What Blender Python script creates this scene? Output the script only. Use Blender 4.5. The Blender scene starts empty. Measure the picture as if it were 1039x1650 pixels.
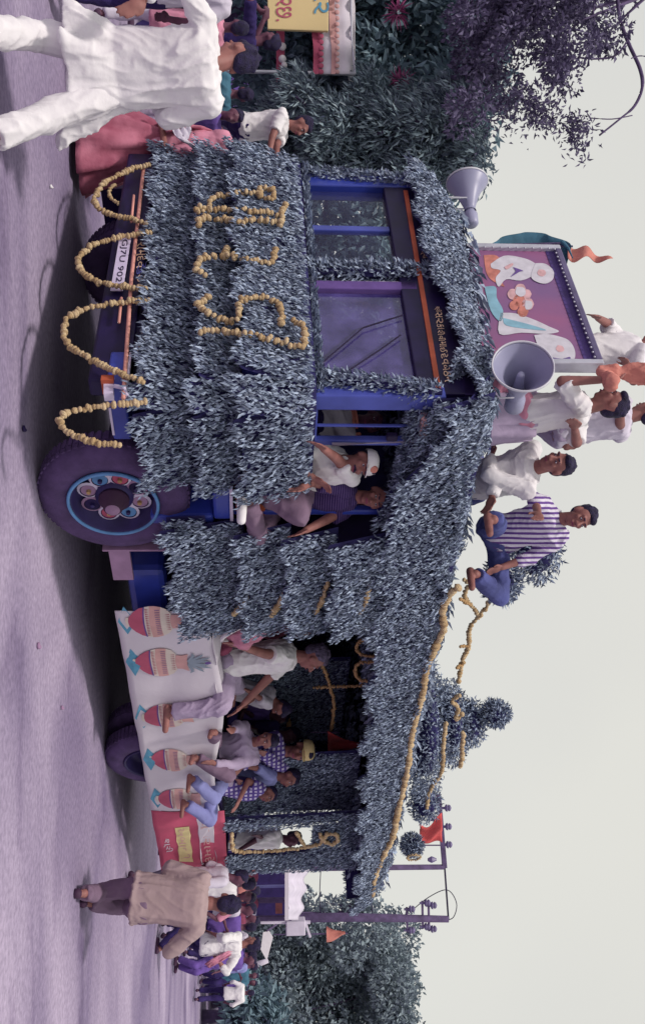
import bpy, math, random
import numpy as np
from mathutils import Vector, noise, Matrix
random.seed(7); RNG = np.random.default_rng(7)
sc = bpy.context.scene
COL = sc.collection
V = Vector
# ------------------------------------------------------------------ camera, world, sun
FPX = 1550.0; PITCH = math.radians(3.95); HC = 1.55
cam = bpy.data.cameras.new('camera'); camo = bpy.data.objects.new('camera', cam); COL.objects.link(camo)
cam.sensor_fit = 'VERTICAL'; cam.sensor_height = 36; cam.sensor_width = 24; cam.lens = 36*FPX/1650; cam.clip_end = 3000; cam.clip_start = .05
Fw = V((0, math.cos(PITCH), math.sin(PITCH))); Up = V((0, -math.sin(PITCH), math.cos(PITCH))); Rt = V((1, 0, 0))
mw = Matrix.Identity(4)                       # the camera is held on its side: image right is world up
for i, c in enumerate((Up, -Rt, -Fw)):
    for k in range(3): mw[k][i] = c[k]
mw.translation = V((0, 0, HC)); camo.matrix_world = mw
sc.camera = camo
w = bpy.data.worlds.new('World'); sc.world = w; w.use_nodes = True
SUN_EL, SUN_AZ = math.radians(60), math.radians(205)     # azimuth clockwise from +Y
nt = w.node_tree; nt.nodes.clear()
out = nt.nodes.new('ShaderNodeOutputWorld'); b1 = nt.nodes.new('ShaderNodeBackground'); b2 = nt.nodes.new('ShaderNodeBackground')
mx = nt.nodes.new('ShaderNodeMixShader'); sk = nt.nodes.new('ShaderNodeTexSky')
sk.sky_type = 'NISHITA'; sk.sun_disc = False; sk.sun_elevation = SUN_EL; sk.sun_rotation = SUN_AZ
b1.inputs[1].default_value = .1
tc = nt.nodes.new('ShaderNodeTexCoord'); nz = nt.nodes.new('ShaderNodeTexNoise'); nz.inputs['Scale'].default_value = 1.3; nz.inputs['Detail'].default_value = 3
cr = nt.nodes.new('ShaderNodeValToRGB')
cr.color_ramp.elements[0].color = (.66, .66, .65, 1); cr.color_ramp.elements[0].position = .3
cr.color_ramp.elements[1].color = (.80, .79, .73, 1); cr.color_ramp.elements[1].position = .7
nt.links.new(tc.outputs['Generated'], nz.inputs['Vector']); nt.links.new(nz.outputs['Fac'], cr.inputs[0]); nt.links.new(cr.outputs[0], b2.inputs[0])
b2.inputs[1].default_value = 1.0
mx.inputs[0].default_value = .93
nt.links.new(sk.outputs[0], b1.inputs[0]); nt.links.new(b1.outputs[0], mx.inputs[1]); nt.links.new(b2.outputs[0], mx.inputs[2]); nt.links.new(mx.outputs[0], out.inputs[0])
sl = bpy.data.lights.new('sun', 'SUN'); so = bpy.data.objects.new('sun', sl); COL.objects.link(so)
sl.energy = 2.5; sl.angle = math.radians(7); sl.color = (1, .93, .86)
sd = V((math.sin(SUN_AZ)*math.cos(SUN_EL), math.cos(SUN_AZ)*math.cos(SUN_EL), math.sin(SUN_EL)))
so.rotation_euler = sd.to_track_quat('Z', 'Y').to_euler()
sc.view_settings.view_transform = 'Standard'; sc.view_settings.look = 'None'; sc.view_settings.exposure = 0.0; sc.view_settings.gamma = 1
sc.render.resolution_x = 644; sc.render.resolution_y = 1024
sc.render.engine = 'CYCLES'

# ------------------------------------------------------------------ geometry of the place
def ray(ix, iy):
    u = (iy-825)/FPX; v = (ix-519.5)/FPX
    return V((u, math.cos(PITCH)-v*math.sin(PITCH), math.sin(PITCH)+v*math.cos(PITCH)))
O = V((0, 0, HC))
def hit(ix, iy, n, c):
    d = ray(ix, iy); return O + d*((c-n.dot(O))/n.dot(d))
def W(ix, iy, Y): return hit(ix, iy, V((0, 1, 0)), Y)
def G(ix, iy, z=0.): return hit(ix, iy, V((0, 0, 1)), z)
AZ = math.radians(42); DX = V((math.sin(AZ), math.cos(AZ), 0)); DY = V((-math.cos(AZ), math.sin(AZ), 0)); UZ = V((0, 0, 1))
CW = G(62, 800) - DX*.95; CW.z = 0
def T(x, y=None, z=None):
    if y is None: x, y, z = x
    return CW + DX*x + DY*y + UZ*z
def S(ix, iy, ly=0.):                        # a point on a plane parallel to the lorry's side
    return hit(ix, iy, DY, CW.dot(DY)+ly)
def F(ix, iy, lx=0.):                        # ... parallel to its front
    return hit(ix, iy, DX, CW.dot(DX)+lx)
def L(P):
    q = P-CW; return V((q.dot(DX), q.dot(DY), P.z))
def lx(ix, iy, ly=0.): return L(S(ix, iy, ly)).x
# ------------------------------------------------------------------ materials
MATS = {}
def lin(c): return tuple(((v/255+.055)/1.055)**2.4 if v > 10 else v/255/12.92 for v in c)
def mat(name, col, rough=.85, var=.18, vs=6., bump=0., bs=40., metal=0., spec=.3, col2=None, tl=0., alpha=1., island=False, isl=.75):
    if name in MATS: return MATS[name]
    m = bpy.data.materials.new(name); m.use_nodes = True; n = m.node_tree.nodes; l = m.node_tree.links
    p = n['Principled BSDF']; p.inputs['Roughness'].default_value = rough; p.inputs['Metallic'].default_value = metal
    p.inputs['Specular IOR Level'].default_value = spec
    t = n.new('ShaderNodeTexCoord'); q = n.new('ShaderNodeTexNoise'); q.inputs['Scale'].default_value = vs; q.inputs['Detail'].default_value = 5
    l.new(t.outputs['Object'], q.inputs['Vector'])
    r = n.new('ShaderNodeValToRGB')
    a = [min(1, c*(1-var)) for c in col]; b = col2 if col2 else [min(1, c*(1+var)) for c in col]
    r.color_ramp.elements[0].color = (*a, 1); r.color_ramp.elements[1].color = (*b, 1)
    r.color_ramp.elements[0].position = .3; r.color_ramp.elements[1].position = .7
    if island:
        g = n.new('ShaderNodeNewGeometry'); mm = n.new('ShaderNodeMath'); mm.operation = 'MULTIPLY_ADD'
        l.new(g.outputs['Random Per Island'], mm.inputs[0]); mm.inputs[1].default_value = isl
        m2 = n.new('ShaderNodeMath'); m2.operation = 'MULTIPLY'; l.new(q.outputs['Fac'], m2.inputs[0]); m2.inputs[1].default_value = 1.05-isl
        l.new(m2.outputs[0], mm.inputs[2]); l.new(mm.outputs[0], r.inputs[0]); r.color_ramp.elements[0].position = .1; r.color_ramp.elements[1].position = .95
    else: l.new(q.outputs['Fac'], r.inputs[0])
    l.new(r.outputs[0], p.inputs['Base Color'])
    if bump:
        q2 = n.new('ShaderNodeTexNoise'); q2.inputs['Scale'].default_value = bs; q2.inputs['Detail'].default_value = 4
        l.new(t.outputs['Object'], q2.inputs['Vector'])
        bm = n.new('ShaderNodeBump'); bm.inputs['Strength'].default_value = bump; bm.inputs['Distance'].default_value = .02
        l.new(q2.outputs['Fac'], bm.inputs['Height']); l.new(bm.outputs[0], p.inputs['Normal'])
    if tl:
        td = n.new('ShaderNodeBsdfTranslucent'); ms = n.new('ShaderNodeMixShader'); ms.inputs[0].default_value = tl
        l.new(r.outputs[0], td.inputs[0]); l.new(p.outputs[0], ms.inputs[1]); l.new(td.outputs[0], ms.inputs[2]); l.new(ms.outputs[0], n['Material Output'].inputs[0])
    if alpha < 1: p.inputs['Alpha'].default_value = alpha
    MATS[name] = m; return m
def stripes(name, c1, c2, scale, axis=0, duty=.5, plaid=False):
    m = mat(name, c1, bump=.3, bs=25); n = m.node_tree.nodes; l = m.node_tree.links
    t = n.new('ShaderNodeTexCoord'); wv = []
    for ax in ((axis, 2) if plaid else (axis,)):
        wn = n.new('ShaderNodeTexWave'); wn.bands_direction = 'XYZ'[ax]; wn.inputs['Scale'].default_value = scale; wn.inputs['Distortion'].default_value = .6; wn.inputs['Detail'].default_value = 0
        l.new(t.outputs['Object'], wn.inputs['Vector'])
        s = n.new('ShaderNodeMath'); s.operation = 'GREATER_THAN'; s.inputs[1].default_value = duty; l.new(wn.outputs['Fac'], s.inputs[0]); wv.append(s)
    o = wv[0].outputs[0]
    if plaid:
        a = n.new('ShaderNodeMath'); a.operation = 'MULTIPLY'; l.new(wv[0].outputs[0], a.inputs[0]); l.new(wv[1].outputs[0], a.inputs[1]); o = a.outputs[0]
    mxn = n.new('ShaderNodeMixRGB'); mxn.inputs[1].default_value = (*c1, 1); mxn.inputs[2].default_value = (*c2, 1); l.new(o, mxn.inputs[0])
    l.new(mxn.outputs[0], n['Principled BSDF'].inputs['Base Color']); return m

BLACK = mat('black_violet_paint', (.012, .006, .05), .5, .3)
DARKM = mat('dark_chassis', (.018, .009, .06), .8, .4, 5)
BLUE = mat('blue_lorry_paint', (.03, .05, .33), .35, .35, 3, bump=.1, bs=8, spec=.5)
BLUE2 = mat('light_blue_pillar_paint', (.07, .09, .40), .4, .25, 3)
WTRIM = mat('white_trim', (.62, .55, .72), .5, .1)
RUBBER = mat('tyre_rubber', (.085, .05, .14), .8, .25, 9, bump=.3, bs=60)
RIMB = mat('pale_blue_rim', (.11, .26, .52), .5, .2)
RIMD = mat('dark_rim', (.03, .02, .10), .5, .3)
PINKM = mat('pink_painted_mudflap', (.33, .2, .33), .8, .2)
LEAF = mat('mango_leaf', (.06, .08, .27), .5, col2=(.50, .60, .78), island=True, vs=3, tl=.12, spec=.5, var=.75)
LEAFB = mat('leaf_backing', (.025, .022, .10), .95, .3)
TREEL = mat('tree_leaf', (.03, .045, .14), .5, col2=(.30, .45, .52), island=True, vs=1.1, isl=.35, tl=.2, spec=.4, var=.6)
TREEP = mat('purple_tree_leaf', (.09, .07, .17), .6, col2=(.22, .19, .32), island=True, vs=1.2, tl=.2, var=.4)
TREEW = mat('wavy_ashoka_leaf', (.04, .06, .17), .45, col2=(.38, .50, .56), island=True, vs=1.5, tl=.2, spec=.5, var=.6)
TREER = mat('far_tree_leaf', (.035, .045, .14), .55, col2=(.42, .52, .56), island=True, vs=.9, isl=.35, tl=.2, var=.5)
BARK = mat('bark', (.10, .07, .15), .9, .3, 6, bump=.5)
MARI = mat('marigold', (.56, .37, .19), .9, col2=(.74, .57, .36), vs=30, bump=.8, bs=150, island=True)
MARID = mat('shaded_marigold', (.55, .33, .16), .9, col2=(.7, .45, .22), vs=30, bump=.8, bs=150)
ORANGE = mat('orange_paint', (.45, .10, .05), .6, .2)
PINKP = mat('salmon_pole', (.72, .33, .28), .6, .15)
LETTER = mat('pale_orange_lettering', (.95, .62, .42), .6, .2, 30)
LETB = mat('blue_lettering', (.16, .17, .55), .6, .2, 30)
PLATE = mat('number_plate_white', (.62, .54, .74), .5, .1)
INK = mat('black_ink', (.015, .008, .04), .6, .2)
GLASSP = mat('windscreen_painted_reflection', (.05, .035, .20), .08, .35, 4.5, spec=.8, alpha=.62, col2=(.15, .12, .40))  # reflections painted into the glass: lavender tint with paler lilac patches
GLASSC = mat('clear_windscreen', (.08, .08, .2), .05, .2, 3, spec=.6, alpha=.14)
HORN = mat('grey_horn_enamel', (.30, .30, .44), .4, .1, 4, spec=.5)
HORNW = mat('white_horn_rim', (.62, .62, .68), .4, .05)
SILVER = mat('silver_frame', (.50, .50, .58), .35, .15, 8, metal=.3)
PAINTBG = mat('purple_painting', (.26, .14, .32), .6, col2=(.36, .12, .24), vs=1.5)
PWHITE = mat('painted_white', (.62, .60, .66), .6, .12, 14)
PRED = mat('painted_orange_red', (.55, .20, .16), .6, .3, 14)
PCYAN = mat('painted_cyan', (.24, .45, .56), .6, .15, 14)
PPINK = mat('painted_pink', (.66, .40, .42), .6, .2, 18)
BANNER = mat('white_banner_cloth', (.62, .57, .64), .9, .05, 2, bump=.25, bs=6)
REDC = mat('red_banner_cloth', (.50, .09, .16), .9, .15, 3, bump=.3, bs=6)
POTR = mat('pot_red_print', (.44, .09, .16), .8, .1, 9)
POTP = mat('pot_pink_print', (.60, .34, .33), .8, .1, 9)
POTC = mat('pot_cream_print', (.66, .58, .52), .8, .06, 9)
POTB = mat('print_blue', (.10, .30, .45), .8, .15, 9)
POTG = mat('print_grey_green', (.24, .29, .36), .8, .15, 9)
PURP = mat('print_purple', (.14, .08, .28), .8, .15, 9)
YEL = mat('yellow_print', (.66, .56, .28), .8, .12, 9)
YBOARD = mat('yellow_board', (.70, .55, .28), .7, .06, 2)
SAFF = mat('saffron_cloth', (.58, .22, .18), .85, .2, 5, bump=.3)
REDF = mat('red_pennant', (.66, .10, .10), .85, .15, 5, bump=.3)
TEAL = mat('teal_cloth', (.05, .14, .21), .8, .3, 5, bump=.4, bs=12)
SKIN = mat('brown_skin', (.26, .11, .10), .55, .2, 12)
SKIND = mat('dark_brown_skin', (.13, .05, .08), .55, .2, 12)
HAIR = mat('black_hair', (.018, .012, .05), .6, .5, 30, bump=.8, bs=120)
HAIRG = mat('greying_hair', (.10, .08, .14), .6, .6, 40, bump=.8, bs=120)
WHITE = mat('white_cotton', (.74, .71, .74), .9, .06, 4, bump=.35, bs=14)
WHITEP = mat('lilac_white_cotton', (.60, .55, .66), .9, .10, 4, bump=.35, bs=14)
PINKC = mat('pink_cotton', (.58, .24, .34), .9, .25, 5, bump=.4, bs=14)
SARI = mat('crimson_sari', (.40, .08, .15), .85, .35, 4, bump=.5, bs=12, col2=(.55, .20, .28))
PURPC = mat('purple_cloth', (.14, .08, .32), .9, .3, 5, bump=.4, bs=14)
DNAVY = mat('navy_cloth', (.03, .018, .10), .9, .3, 6, bump=.4, bs=14)
BROWNK = mat('khaki_kurta', (.37, .27, .28), .9, .15, 4, bump=.4, bs=12)
BROWNT = mat('mauve_trousers', (.20, .13, .20), .9, .15, 4, bump=.4, bs=12)
GREYT = mat('grey_trousers', (.40, .32, .46), .9, .12, 4, bump=.4, bs=12)
JEANS = mat('blue_jeans', (.075, .085, .25), .9, .35, 4, bump=.5, bs=14)
BLUEC = mat('pale_blue_shirt', (.24, .25, .52), .9, .15, 4, bump=.4, bs=14)
MAROON = mat('maroon_cloth', (.22, .05, .10), .9, .3, 5, bump=.4)
ORCH = mat('orange_brown_cloth', (.42, .16, .15), .9, .25, 5, bump=.4)
SHOEW = mat('white_canvas_shoe', (.75, .72, .75), .8, .1)
SHOED = mat('dark_sandal', (.06, .025, .06), .7, .2)
EYEW = mat('eye_white', (.5, .45, .5), .3, .05)
STRIPE = stripes('white_purple_striped_shirt', (.66, .62, .72), (.13, .06, .26), 7.5, 0, .55)
FINES = stripes('dark_ribbed_shirt', (.030, .015, .09), (.12, .07, .20), 18, 2, .72)
PLAID = stripes('purple_checked_shirt', (.10, .06, .28), (.55, .50, .70), 6, 0, .45, plaid=True)

# ------------------------------------------------------------------ builders
def mesh_obj(name, verts, faces, m, base=V((0, 0, 0)), smooth=False, mats=None, midx=None):
    me = bpy.data.meshes.new(name)
    if isinstance(verts, np.ndarray):
        vv = verts - np.array(base)
        me.vertices.add(len(vv)); me.vertices.foreach_set('co', vv.astype(np.float32).ravel())
        k = faces.shape[1]; me.loops.add(faces.size); me.polygons.add(len(faces))
        me.loops.foreach_set('vertex_index', faces.ravel().astype(np.int32))
        me.polygons.foreach_set('loop_start', np.arange(0, faces.size, k, dtype=np.int32))
        me.update(calc_edges=True); me.validate()
    else:
        me.from_pydata([tuple(V(v)-base) for v in verts], [], faces); me.update()
    for x in (mats or [m]): me.materials.append(x)
    if midx is not None: me.polygons.foreach_set('material_index', midx)
    if smooth: me.polygons.foreach_set('use_smooth', [True]*len(me.polygons))
    o = bpy.data.objects.new(name, me); COL.objects.link(o); return o
class Thing:
    def __init__(s, name, label, cat, base, group=None):
        s.base = V(base); s.o = bpy.data.objects.new(name, None); COL.objects.link(s.o); s.o.location = s.base
        s.o.empty_display_size = .2; s.o['label'] = label; s.o['category'] = cat
        if group: s.o['group'] = group
    def add(s, o, parent=None, stuff=False, label=None):
        o.parent = parent or s.o
        if stuff: o['kind'] = 'stuff'
        if label: o['label'] = label
        return o
    def part(s, name, mb, m=None, parent=None, smooth=False, bevel=0, stuff=False, label=None):
        o = mesh_obj(name, mb.v, mb.f, m, s.base, smooth)
        if bevel:
            b = o.modifiers.new('bevel', 'BEVEL'); b.width = bevel; b.segments = 2; b.limit_method = 'ANGLE'
        return s.add(o, parent, stuff, label)
def single(name, label, cat, mb, m, base, group=None, smooth=False, kind=None):
    o = mesh_obj(name, mb.v, mb.f, m, V(base), smooth); o.location = V(base)
    if kind: o['kind'] = kind
    else: o['category'] = cat
    if label: o['label'] = label
    if group: o['group'] = group
    return o
ID = lambda x, y, z: V((x, y, z))
class MB:
    def __init__(s, tf=ID): s.v = []; s.f = []; s.t = tf
    def quad(s, *p):
        k = len(s.v); s.v += [V(q) for q in p]; s.f.append(tuple(range(k, k+len(p)))); return s
    def box(s, x0, x1, y0, y1, z0, z1):
        k = len(s.v); s.v += [s.t(x, y, z) for x in (x0, x1) for y in (y0, y1) for z in (z0, z1)]
        s.f += [tuple(k+i for i in q) for q in ((0, 1, 3, 2), (4, 6, 7, 5), (0, 4, 5, 1), (2, 3, 7, 6), (0, 2, 6, 4), (1, 5, 7, 3))]; return s
    def beam(s, a, b, w, h=None, up=UZ):       # rectangular bar between world points
        a = V(a); b = V(b); h = h or w; d = (b-a).normalized(); x = d.cross(up)
        if x.length < 1e-3: x = d.cross(V((1, 0, 0)))
        x.normalize(); y = x.cross(d); k = len(s.v)
        for p in (a, b):
            for i, j in ((-1, -1), (1, -1), (1, 1), (-1, 1)): s.v.append(p+x*i*w/2+y*j*h/2)
        s.f += [(k, k+1, k+2, k+3), (k+7, k+6, k+5, k+4)] + [(k+i, k+4+i, k+4+(i+1) % 4, k+(i+1) % 4) for i in range(4)]; return s
    def tube(s, pts, r, n=8, cap=True):
        pts = [V(p) for p in pts]; m_ = len(pts); rr = r if isinstance(r, (list, tuple)) else [r]*m_; k = len(s.v)
        for i, p in enumerate(pts):
            d = (pts[min(i+1, m_-1)]-pts[max(i-1, 0)])
            d = d.normalized() if d.length > 1e-9 else UZ.copy()
            x = d.cross(UZ)
            if x.length < .05: x = d.cross(V((1, 0, 0)))
            x.normalize(); y = x.cross(d)
            for a in range(n):
                t = 2*math.pi*a/n; s.v.append(p+(x*math.cos(t)+y*math.sin(t))*rr[i])
        for i in range(m_-1):
            for a in range(n): s.f.append((k+i*n+a, k+i*n+(a+1) % n, k+(i+1)*n+(a+1) % n, k+(i+1)*n+a))
        if cap: s.f.append(tuple(k+a for a in range(n-1, -1, -1))); s.f.append(tuple(k+(m_-1)*n+a for a in range(n)))
        return s
    def lathe(s, c, ax, prof, n=24, closed=False):       # prof: (distance along ax, radius)
        c = V(c); ax = V(ax).normalized(); x = ax.cross(UZ)
        if x.length < .05: x = ax.cross(V((1, 0, 0)))
        x.normalize(); y = x.cross(ax); k = len(s.v); m_ = len(prof)
        for h, r in prof:
            for a in range(n):
                t = 2*math.pi*a/n; s.v.append(c+ax*h+(x*math.cos(t)+y*math.sin(t))*r)
        for i in range(m_-1 if not closed else m_):
            for a in range(n): s.f.append((k+i*n+a, k+i*n+(a+1) % n, k+((i+1) % m_)*n+(a+1) % n, k+((i+1) % m_)*n+a))
        return s
    def ell(s, c, r, ax=None, n=10, m_=7):
        c = V(c); ax = ax or (V((1, 0, 0)), V((0, 1, 0)), UZ); r = r if isinstance(r, (tuple, list)) else (r, r, r); k = len(s.v)
        s.v.append(c+ax[2]*r[2])
        for i in range(1, m_):
            ph = math.pi*i/m_
            for a in range(n):
                t = 2*math.pi*a/n
                s.v.append(c+ax[0]*(r[0]*math.sin(ph)*math.cos(t))+ax[1]*(r[1]*math.sin(ph)*math.sin(t))+ax[2]*(r[2]*math.cos(ph)))
        s.v.append(c-ax[2]*r[2]); e = len(s.v)-1
        for a in range(n):
            s.f.append((k, k+1+a, k+1+(a+1) % n)); s.f.append((e, e-n+(a+1) % n, e-n+a))
        for i in range(m_-2):
            for a in range(n):
                p = k+1+i*n; s.f.append((p+a, p+n+a, p+n+(a+1) % n, p+(a+1) % n))
        return s
    def cap(s, a, b, ra, rb, n=10):            # tapered limb with round ends
        a = V(a); b = V(b); d = b-a; ln = d.length or 1e-6; d = d/ln
        return s.tube([a-d*ra*.95, a-d*ra*.7, a-d*ra*.35, a, b, b+d*rb*.35, b+d*rb*.7, b+d*rb*.95], [ra*.3, ra*.71, ra*.94, ra, rb, rb*.94, rb*.71, rb*.3], n)
    def sheet(s, fn, nu, nv):
        k = len(s.v)
        for j in range(nv+1):
            for i in range(nu+1): s.v.append(V(fn(i/nu, j/nv)))
        for j in range(nv):
            for i in range(nu):
                a = k+j*(nu+1)+i; s.f.append((a, a+1, a+nu+2, a+nu+1))
        return s
def solid(o, t=.004):
    m = o.modifiers.new('thickness', 'SOLIDIFY'); m.thickness = t; m.offset = 0; return o
def norm(a): return a/np.maximum(np.linalg.norm(a, axis=1, keepdims=True), 1e-9)
def leafmesh(name, P, D, N, Ls, Ws, m, base, fold=.32):
    D = norm(D); X = norm(np.cross(D, N)); Nn = norm(np.cross(X, D)); n = len(P); Ls = Ls[:, None]; Ws = Ws[:, None]
    mid = P+D*Ls*.45; v = np.empty((n, 4, 3))
    v[:, 0] = P; v[:, 1] = mid-X*Ws/2+Nn*Ws*fold; v[:, 2] = P+D*Ls-Nn*Ls*.12; v[:, 3] = mid+X*Ws/2+Nn*Ws*fold
    i = np.arange(n)[:, None]*4; f = np.concatenate([i+np.array([[0, 1, 2]]), i+np.array([[0, 2, 3]])], 0)
    return mesh_obj(name, v.reshape(-1, 3), f, m, base)
def foliage(th, name, fn, nrm, down, area, dens=1100, Lr=(.032, .062), Wr=(.012, .020), out=.45, m=None, parent=None, backing=True, jit=.5, label=None):
    """leafy mat: fn(u,v)->world point for arrays, nrm outward, down = hanging direction"""
    n = int(area*dens*2.1*(.07/((Lr[0]+Lr[1])/2))**1); u = RNG.random(n); v = RNG.random(n); P = fn(u, v)
    nrm = np.array(nrm); down = np.array(down)
    # clustered twigs: leaves lean with a slowly changing twist
    t = np.sin(u*37+v*23)+np.sin(u*81-v*47)
    side = np.cross(nrm, down)
    D = down[None]*(1-.0*u[:, None])+nrm[None]*(out+RNG.normal(0, .28, n))[:, None]+side[None]*(RNG.normal(0, jit, n)+t*.18)[:, None]
    N = nrm[None]+RNG.normal(0, .55, (n, 3))
    P = P+nrm[None]*(RNG.random(n)*.05)[:, None]
    o = leafmesh(name, P, D, N, RNG.uniform(*Lr, n), RNG.uniform(*Wr, n), m or LEAF, th.base)
    th.add(o, parent, stuff=True, label=label)
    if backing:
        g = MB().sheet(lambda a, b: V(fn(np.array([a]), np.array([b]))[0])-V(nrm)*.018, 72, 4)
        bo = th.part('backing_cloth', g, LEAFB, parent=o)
    return o
def lerp2(A, B, C_, D_):                      # bilinear patch, A B along the top, C D along the bottom
    A, B, C_, D_ = [np.array(q) for q in (A, B, C_, D_)]
    return lambda u, v: (A[None]*(1-u)[:, None]+B[None]*u[:, None])*(1-v)[:, None]+(C_[None]*(1-u)[:, None]+D_[None]*u[:, None])*v[:, None]
def tier(th, A, B, h, nrm, flare=.10, lift=.02, **k):
    A = V(A)+V(nrm)*lift; B = V(B)+V(nrm)*lift; hA, hB = (h if isinstance(h, tuple) else (h, h))
    f0 = lerp2(A, B, A-UZ*hA+V(nrm)*flare, B-UZ*hB+V(nrm)*flare)
    ln = (B-A).length
    def f(u, v):
        q = f0(u, v); r = 1+.10*np.sin(u*ln*9+1.3)+.06*np.sin(u*ln*23); q[:, 2] += (1-r)*v*((hA+hB)/2)*.7; return q
    return foliage(th, 'leaf_tier', f, nrm, (0, 0, -1), ln*(hA+hB)/2, **k)
def chain(pts, r=.022, wob=.004, mb=None, gap=.72):
    mb = mb or MB(); pts = [V(p) for p in pts]; seg = [(b-a).length for a, b in zip(pts, pts[1:])]; tot = sum(seg); n = max(2, int(tot/(r*1.15*gap)))
    for i in range(n+1):
        s = tot*i/n; k = 0
        while k < len(seg)-1 and s > seg[k]: s -= seg[k]; k += 1
        a, b = pts[k], pts[k+1]; d = (b-a).normalized(); p = a+d*min(s, seg[k])+V((random.gauss(0, wob), random.gauss(0, wob), random.gauss(0, wob)))
        x = d.cross(V((.3, .8, .5))).normalized(); y = d.cross(x); q = r*random.uniform(.66, 1.15)
        mb.ell(p, (q, q*random.uniform(.8, 1.1), r*.62), (x, y, d), 7, 4)
    return mb
def smoothpts(pts, n=6):
    pts = [V(p) for p in pts]; out_ = []
    for i in range(len(pts)-1):
        p0 = pts[max(i-1, 0)]; p1 = pts[i]; p2 = pts[i+1]; p3 = pts[min(i+2, len(pts)-1)]
        for k in range(n):
            t = k/n; out_.append(.5*((2*p1)+(p2-p0)*t+(2*p0-5*p1+4*p2-p3)*t*t+(3*p1-p0-3*p2+p3)*t**3))
    return out_+[pts[-1]]
def garland(label, pts, r=.022, m=None, group='marigold garlands hung on the lorry', name='marigold_garland', sm=True, cat='garland', wob=.004):
    p = smoothpts(pts) if sm else pts
    return single(name, label, cat, chain(p, r, wob), m or MARI, V(pts[0]), group, True)
def text_verts(body, fit=None):
    c = bpy.data.curves.new('txt', 'FONT'); c.body = body; c.resolution_u = 3; o = bpy.data.objects.new('txt', c); COL.objects.link(o)
    dg = bpy.context.evaluated_depsgraph_get(); me = bpy.data.meshes.new_from_object(o.evaluated_get(dg))
    vs = [tuple(v.co) for v in me.vertices]; fs = [tuple(p.vertices) for p in me.polygons]
    bpy.data.objects.remove(o); bpy.data.curves.remove(c); bpy.data.meshes.remove(me)
    x0 = min(v[0] for v in vs); x1 = max(v[0] for v in vs); y0 = min(v[1] for v in vs); y1 = max(v[1] for v in vs)
    return [((v[0]-x0)/(x1-x0), (v[1]-y0)/(y1-y0)) for v in vs], fs
def text_part(th, name, body, A, B, Cc, m, off=V((0, 0, 0)), parent=None, label=None):   # A bottom-left, B bottom-right, C top-left
    vs, fs = text_verts(body); A = V(A); B = V(B); Cc = V(Cc); mb = MB(); mb.v = [A+(B-A)*x+(Cc-A)*y+off for x, y in vs]; mb.f = fs
    return th.part(name, mb, m, parent=parent, label=label)

# ------------------------------------------------------------------ ground
def make_ground():
    m = bpy.data.materials.new('dusty_road'); m.use_nodes = True; n = m.node_tree.nodes; l = m.node_tree.links; p = n['Principled BSDF']
    p.inputs['Roughness'].default_value = .9; p.inputs['Specular IOR Level'].default_value = .2
    t = n.new('ShaderNodeTexCoord')
    def noi(sx, sy, scale, det, rot=0, dist=0):
        mp = n.new('ShaderNodeMapping'); mp.inputs['Scale'].default_value = (sx, sy, 1); mp.inputs['Rotation'].default_value = (0, 0, rot)
        l.new(t.outputs['Object'], mp.inputs[0]); q = n.new('ShaderNodeTexNoise'); q.inputs['Scale'].default_value = scale; q.inputs['Detail'].default_value = det; q.inputs['Distortion'].default_value = dist
        l.new(mp.outputs[0], q.inputs['Vector']); return q.outputs['Fac']
    def ramp(src, a, b, c1, c2):
        r = n.new('ShaderNodeValToRGB'); r.color_ramp.elements[0].position = a; r.color_ramp.elements[1].position = b
        r.color_ramp.elements[0].color = (*c1, 1); r.color_ramp.elements[1].color = (*c2, 1); l.new(src, r.inputs[0]); return r.outputs[0]
    def mix(f, a, b, mode='MIX', fv=None):
        q = n.new('ShaderNodeMixRGB'); q.blend_type = mode
        if fv is not None: q.inputs[0].default_value = fv
        else: l.new(f, q.inputs[0])
        l.new(a, q.inputs[1]); l.new(b, q.inputs[2]); return q.outputs[0]
    base = ramp(noi(.6, 1, .5, 8, .5, .8), .34, .66, (.205, .16, .275), (.44, .365, .50))
    dust = ramp(noi(1, 1, 22, 8), .3, .7, (.74, .74, .76), (1.12, 1.12, 1.12))
    c = mix(None, base, dust, 'MULTIPLY', 1)
    stain = ramp(noi(.7, 1.1, .55, 9, -.7, 1.6), .57, .72, (1, 1, 1), (.36, .30, .44))
    c = mix(None, c, stain, 'MULTIPLY', .75)
    fine = ramp(noi(1, 1, 140, 4), .35, .7, (.93, .93, .93), (1.05, 1.05, 1.05))
    c = mix(None, c, fine, 'MULTIPLY', 1)
    l.new(c, p.inputs['Base Color'])
    bm = n.new('ShaderNodeBump'); bm.inputs['Strength'].default_value = .25; bm.inputs['Distance'].default_value = .02; l.new(noi(1, 1, 24, 6), bm.inputs['Height']); l.new(bm.outputs[0], p.inputs['Normal'])
    g = MB(); NX = 60
    def fn(u, v):
        x = (u-.5); x = math.copysign(abs(x*2)**2.2, x)*1200; y = -60+(v**2.6)*1800
        return V((x, y, .02*noise.noise(V((x*.3, y*.3, 0))) if abs(x) < 40 and y < 60 else 0))
    g.sheet(fn, NX, NX)
    o = mesh_obj('road', g.v, g.f, m, smooth=True); o['kind'] = 'structure'
    return o
make_ground()

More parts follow.
